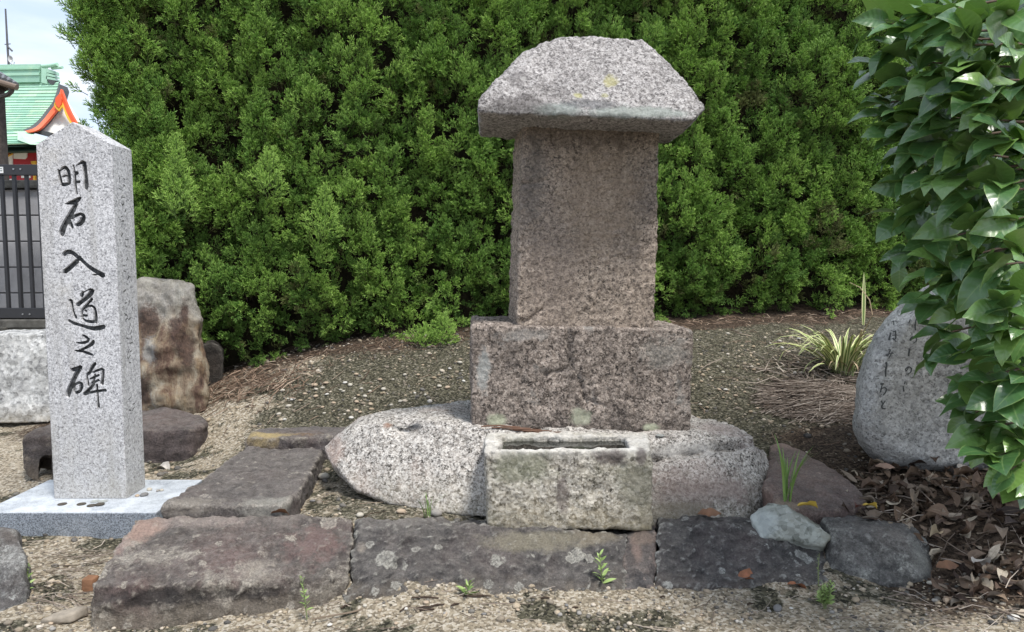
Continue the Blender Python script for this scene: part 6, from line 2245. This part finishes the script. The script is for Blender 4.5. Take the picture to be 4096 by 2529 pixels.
# the heap of litter itself
litter = []
tries = 0
while len(litter) < 1050 and tries < 60000:
    tries += 1
    x = random.uniform(0.70, 1.75)
    y = random.uniform(1.28, 2.05)
    px = CX + x / y * FPX
    edge = 0.86 + 0.16 * math.sin(y * 9) * 0.3
    # right of the kerb and the flat rock, thinning out to the left and to the front
    left_edge = np.interp(y, [1.28, 1.45, 1.55, 1.68, 1.75, 1.85, 1.95, 2.05], [1.02, 0.98, 0.93, 1.00, 0.90, 0.84, 0.90, 1.0])
    k = (x - left_edge) / 0.10
    dens = min(1, max(0, k))
    dens *= np.interp(y, [1.28, 1.42, 1.52], [0.06, 0.35, 1.0])
    if random.random() > dens:
        continue
    litter.append((x, y))
zl = ground_z(np.array(litter))
hgt = {}
rows_ = []
for (x, y), z in zip(litter, zl):
    key = (int(x / 0.045), int(y / 0.045))
    n_ = hgt.get(key, 0)
    hgt[key] = n_ + 1
    rows_.append((x, y, z + 0.006 + 0.0032 * min(n_, 5)))
rows_.sort(key=lambda a: -a[2] + a[1] * 0.05)
st_p, st_e, st_s = [], [], []


def dead_mat(name, a, b_):
    q = Mat(name, 0.6, 0.35)
    c_ = q.ramp(q.objrand(), [(0.0, a), (1.0, b_)])
    c_ = q.mix(1.0, c_, q.ramp(q.noise(60, 5, 0.65), [(0.3, 0.72), (0.7, 1.2)]), 'MULTIPLY')
    c_ = q.mix(q.ramp(q.attr('mid'), [(0.02, 0.5), (0.1, 0.0)]), c_, [min(1, x * 1.7) for x in b_])
    return q.fin(c_, q.bump(q.noise(110, 4, 0.6), 0.5, 0.003))


TONES = [('dark brown', dead_mat('dark_brown_leaf', (0.034, 0.022, 0.017), (0.085, 0.052, 0.036))), ('mid brown', dead_mat('mid_brown_leaf', (0.10, 0.064, 0.043), (0.185, 0.125, 0.085))),
         ('tan', dead_mat('tan_dry_leaf', (0.21, 0.155, 0.11), (0.33, 0.255, 0.18))), ('pale grey', dead_mat('grey_dry_leaf', (0.28, 0.255, 0.225), (0.42, 0.39, 0.35)))]
toned = {}
for k, (x, y, z) in enumerate(rows_):
    e = (random.gauss(0, 0.34) + (math.pi if random.random() < 0.4 else 0), random.gauss(0, 0.35), random.uniform(0, 6.28))
    s_ = random.uniform(0.42, 0.90)
    if k < 290:
        tn = random.choice((0, 0, 0, 1, 1, 1, 2, 2, 3))
        if (tn, k % 9) not in toned:
            me = dry[k % 9].copy()
            me.materials.clear()
            me.materials.append(TONES[tn][1])
            toned[(tn, k % 9)] = me
        o = bpy.data.objects.new('fallen_leaf', toned[(tn, k % 9)])
        COL.objects.link(o)
        o.location = (x, y, z + 0.004)
        o.rotation_euler = e
        o.scale = (s_, s_, s_)
        where_ = 'by the foot of the rounded stone' if y > 1.78 else ('beside the grey end kerb stone' if x < 1.08 else 'towards the right edge')
        tag(o, '%s dead leaf in the litter %s' % (TONES[tn][0], where_), 'fallen leaf', '%s dead leaves %s' % (TONES[tn][0], where_))
    else:
        st_p.append((x, y, z)); st_e.append(e); st_s.append(s_)
tag(scatter('leaf_litter', np.array(st_p), np.array(st_e), np.array(st_s), np.random.default_rng(8).integers(0, 9, len(st_p)), dry, np.ones(len(st_p))), 'bed of crumpled dead leaves below the camellia', 'leaf litter', kind='stuff')

def w_lit(r):
    return r.uniform(0.85, 1.6), r.uniform(1.4, 2.0), r.uniform(0, 6.28), r.uniform(0, 0.02)


tag(strands('dry_straw', 160, w_lit, (0.03, 0.13), (0.0007, 0.0016), STR.m, seed=9), 'thin dry stalks lying among the dead leaves at right', 'straw', kind='stuff')

# ------------------------------------------------------------------ pebbles and grit
def pebble_mesh(name, seed, sub=2):
    bm_ = bmesh.new()
    bmesh.ops.create_icosphere(bm_, subdivisions=sub, radius=1.0)
    r = np.random.default_rng(seed)
    sc_ = np.array([1.0, r.uniform(0.65, 0.95), r.uniform(0.42, 0.68)])
    v = np.array([tuple(q.co) for q in bm_.verts])
    v = v * (1 + 0.28 * perlin(v * 1.1 + seed * 5, seed)[:, None]) * sc_
    for q, c_ in zip(bm_.verts, v):
        q.co = c_
    me = bpy.data.meshes.new(name)
    bm_.to_mesh(me)
    bm_.free()
    me.polygons.foreach_set('use_smooth', [True] * len(me.polygons))
    return me


PBM = Mat('grit', 0.85, 0.3)
t_ = PBM.attr('tint', 'INSTANCER')
pc_ = PBM.ramp(t_, [(0.0, (0.05, 0.048, 0.046)), (0.22, (0.15, 0.14, 0.125)), (0.4, (0.24, 0.20, 0.15)), (0.62, (0.38, 0.31, 0.22)), (0.85, (0.50, 0.44, 0.36)), (1.0, (0.62, 0.60, 0.56))])
PBM.fin(PBM.mix(1.0, pc_, PBM.ramp(PBM.noise(2.2, 5, 0.7), [(0.3, 0.72), (0.7, 1.15)]), 'MULTIPLY'))
pebs = []
for k in range(5):
    me = pebble_mesh('grit', k, 1)
    me.materials.append(PBM.m)
    pebs.append(me)
NP = 15000
q_ = np.random.default_rng(12)
xy = np.c_[q_.uniform(-1.7, 1.9, NP * 2), q_.uniform(1.30, 3.3, NP * 2)]
# keep what the view can reach, crowd in drifts
keep = (np.abs(xy[:, 0]) < xy[:, 1] * 0.78 + 0.05)
dr = fbm(np.c_[xy * 2.5, np.zeros(len(xy))], 3, 77)
keep &= (dr + q_.uniform(-0.5, 0.5, len(xy))) > -0.15
keep &= (xy[:, 1] < 3.0 + 0.193 * (xy[:, 0] + 1.87) + 0.15)
keep &= ~((xy[:, 0] > 1.0) & (xy[:, 1] > 1.5) & (xy[:, 1] < 2.05))
xy = xy[keep][:NP]
ex = np.c_[q_.uniform(-1.15, 1.25, 2600), q_.normal(1.50, 0.09, 2600)]
ex = ex[(ex[:, 1] > 1.33) & (fbm(np.c_[ex * 4, np.full(len(ex), 3.0)], 3, 78) + q_.uniform(-0.3, 0.3, len(ex)) > 0.02)]
nfirst = len(xy)
xy = np.r_[xy, ex]
sz = np.exp(q_.normal(math.log(0.0024), 0.7, len(xy))).clip(0.001, 0.012)
sz[nfirst:] = np.exp(q_.normal(math.log(0.0036), 0.4, len(xy) - nfirst)).clip(0.002, 0.009)
far = xy[:, 1] > 2.1
sz[far] *= 1.15
zz = ground_z(xy)
tg = q_.beta(2.0, 2.6, len(xy))
eul = np.c_[q_.normal(0, 0.2, len(xy)), q_.normal(0, 0.2, len(xy)), q_.uniform(0, 6.28, len(xy))]
tag(scatter('gravel', np.c_[xy, zz + sz * 0.15], eul, sz, q_.integers(0, 5, len(xy)), pebs, tg), kind='stuff')

PCOL = [plain('pebble_stone', c_, 0.8, 0.3, 0.25, 60) for c_ in ((0.42, 0.39, 0.33), (0.31, 0.245, 0.17), (0.17, 0.165, 0.16), (0.38, 0.30, 0.22), (0.26, 0.245, 0.225), (0.52, 0.50, 0.46))]
pm_ = []
for c_ in range(6):
    for k in range(2):
        me = pebble_mesh('pebble', 20 + c_ * 2 + k, 2)
        me.materials.append(PCOL[c_])
        pm_.append(me)


def pebble(p, s_, ci, label, group=None, name='pebble', rz=None):
    o = bpy.data.objects.new(name, pm_[ci * 2 + random.randrange(2)])
    COL.objects.link(o)
    o.location = p + Vector((0, 0, s_ * 0.35))
    o.scale = (s_, s_, s_)
    o.rotation_euler = (random.uniform(-.15, .15), random.uniform(-.15, .15), random.uniform(0, 6.28) if rz is None else rz)
    return tag(o, label, 'pebble', group)


def gpeb(px, py, wpx, ci, label, group=None):
    p = on_ground(px, py)
    pebble(p, wpx / 2 * p.y / FPX, ci, label, group)


gpeb(4055, 2490, 52, 5, 'smooth white pebble in the bottom right corner')
gpeb(3110, 2445, 46, 2, 'dark grey pebble left of the bushy weed')
gpeb(1440, 2068, 34, 0, 'pale round pebble at the joint behind the first two kerb stones')
gpeb(1297, 1918, 50, 0, 'rounded grey-white pebble between the paving slab and the boulder tip')
gpeb(1745, 2062, 50, 4, 'dull pinkish pebble beside the small grass tuft')
gpeb(1605, 2055, 42, 3, 'pinkish pebble under the lower edge of the boulder')
gpeb(1258, 1545, 30, 3, 'tan squarish stone on the mossy mound left of the plinth')
gpeb(1790, 1555, 26, 3, 'orange-tan pebble on the mound close to the plinth')
gpeb(1139, 1487, 28, 2, 'blue-grey pebble at the foot of the hedge')
gpeb(1250, 2010, 26, 2, 'dark flat pebble on the soil beside the paving slab corner')
gpeb(1200, 2045, 24, 1, 'brown pebble on the soil near the curved brown leaf')
gpeb(1320, 2505, 24, 5, 'small white pebble in front of the pink-cornered kerb stone')
gpeb(1480, 2475, 22, 0, 'small cream pebble on the sand below the charcoal kerb stone')
gpeb(1705, 2420, 26, 3, 'pinkish tan pebble near the short dark twigs')
gpeb(2240, 2465, 24, 4, 'grey-brown pebble alone on the sand under the basin')
gpeb(3720, 2340, 28, 0, 'pale pebble right of the grey kerb stone')
gpeb(3740, 2410, 30, 4, 'brownish pebble in the sparse litter at lower right')
gpeb(3785, 2412, 36, 3, 'larger tan pebble in the sparse litter at lower right')
gpeb(3335, 2240, 28, 5, 'white pebble wedged between the two right-hand kerb stones')
for k in range(70):
    px, py = random.uniform(1050, 1860), random.uniform(1450, 1690)
    if py < 1560 - (px - 1050) * 0.16:
        continue
    gpeb(px, py, random.uniform(12, 24), random.choice((0, 0, 3, 1, 5)), 'small pale pebble in the mossy soil left of the plinth', 'pale pebbles in the mossy mound left of the plinth')
for k in range(40):
    px, py = random.uniform(2790, 3250), random.uniform(1330, 1660)
    gpeb(px, py, random.uniform(12, 22), random.choice((0, 0, 3, 1, 5)), 'small pale pebble in the soil right of the plinth', 'pale pebbles in the soil right of the plinth')
for k in range(55):
    px, py = random.uniform(130, 3900), random.uniform(2420, 2525)
    if px < 1420 and py < 2530 and px > 340:
        continue
    gpeb(px, py, random.uniform(12, 26), random.randrange(6), 'small stone on the sand in front of the kerb', 'small stones on the front sand')
# grit caught at the foot of the post
for px, py, wpx, ci, lb_ in ((549, 1986, 20, 3, 'tan crumb of stone at the right front corner of the post'), (577, 1984, 34, 2, 'dark slim pebble at the right foot of the post'),
                             (598, 1962, 24, 0, 'cream pebble behind the dark slim one on the slab'), (632, 1966, 18, 4, 'small brown pebble on the slab right of the post'), (647, 1964, 18, 0, 'small cream pebble on the slab, farthest right of the post')):
    p = G(px, py, SLABZ)
    pebble(p, wpx / 2 * p.y / FPX, ci, lb_)


def chunk(name, pts, label, mat, cat, seed):
    o = rock(name, [pts], 0.004, 2, ((20, 0.002), (60, 0.0012)), seed, label=label, cat=cat)
    o.data.materials.append(mat)


c0 = G(358, 2352)
chunk('brick_fragment', [c0 + Vector((x, y, z)) for x in (-0.014, 0.016) for y in (-0.01, 0.02) for z in (-0.01, 0.024)], 'broken orange-brown brick piece against the left side of the pink-cornered kerb stone', plain('brick', (0.22, 0.115, 0.065), 0.9, 0.2, 0.25, 40, 0.6), 'brick', 301)
c0 = G(258, 2465)
chunk('flat_stone', [c0 + Vector((x * 0.028 + y * 0.01, y * 0.022, z)) for x, y, z in ((-1, -1, -.01), (1, -.6, -.01), (1.1, 1, -.01), (-.3, 1, -.01), (-1, -1, .006), (.9, -.6, .010), (1.1, 1, .014), (-.3, 1, .012), (-0.2, -1.1, 0.005))],
      'flat pinkish stone flake on the sand at lower left', plain('flake', (0.27, 0.235, 0.19), 0.9, 0.2, 0.3, 40, 0.6), 'stone', 302)

TWG = plain('dark_twig', (0.055, 0.038, 0.028), 0.9, 0.2, 0.4, 60)
for px, py, ln, a in ((1700, 2402, 0.06, 0.0), (1880, 2398, 0.05, -0.05), (1620, 2440, 0.03, 0.9), (1700, 2440, 0.035, 0.2), (1700, 2452, 0.04, 0.25), (1380, 2440, 0.02, 0.8), (1930, 2395, 0.04, 0.05), (1750, 2430, 0.03, 0.3), (1820, 2425, 0.02, 0.5),
                      (2650, 2400, 0.012, 0.0), (2180, 2400, 0.02, 0.1), (2300, 2440, 0.015, 0.4), (3000, 2420, 0.015, 0.3)):
    p = on_ground(px, py, 0.002)
    d = Vector((math.cos(a), math.sin(a), 0)) * ln / 2
    b = MB()
    b.tube([p - d, p + Vector((0, 0, 0.002)), p + d], [0.0018, 0.0022, 0.0014], 5)
    tag(b.build('twig', TWG), 'short dark twig lying on the sand before the charcoal kerb stone', 'twig', 'dark twigs on the front sand')
p = on_ground(1400, 2470, 0.004)
b = MB()
b.tube([p + Vector((-0.075, -0.02, 0)), p + Vector((0, 0.0, 0.004)), p + Vector((0.05, 0.035, 0.001))], [0.0015, 0.0022, 0.002], 5)
tag(b.build('twig', plain('grey_twig', (0.17, 0.13, 0.095), 0.9)), 'longest grey-brown twig, lying slantwise below the crack between the first two kerb stones', 'twig')
for k in range(5):
    p = W(1925 + k * 42, 1706 + k * 5, 1.965)
    b = MB()
    b.tube([p, p + Vector((0.05, -0.006 * k, 0.003)), p + Vector((0.11, 0.0, -0.002))], [0.0022, 0.0025, 0.0015], 5)
    tag(b.build('twig', plain('pine_needle', (0.14, 0.075, 0.048), 0.8)), 'thin reddish twig lying in the gap under the plinth', 'twig', 'reddish twigs under the plinth')
p = W(2640, 1743, 1.965)
b = MB()
b.tube([p, p + Vector((0, 0, 0.0018))], [0.0115, 0.0115], 20)
tag(b.build('coin', ALU), 'pale coin lying on the boulder below the right end of the plinth', 'coin')
bpy.context.view_layer.update()
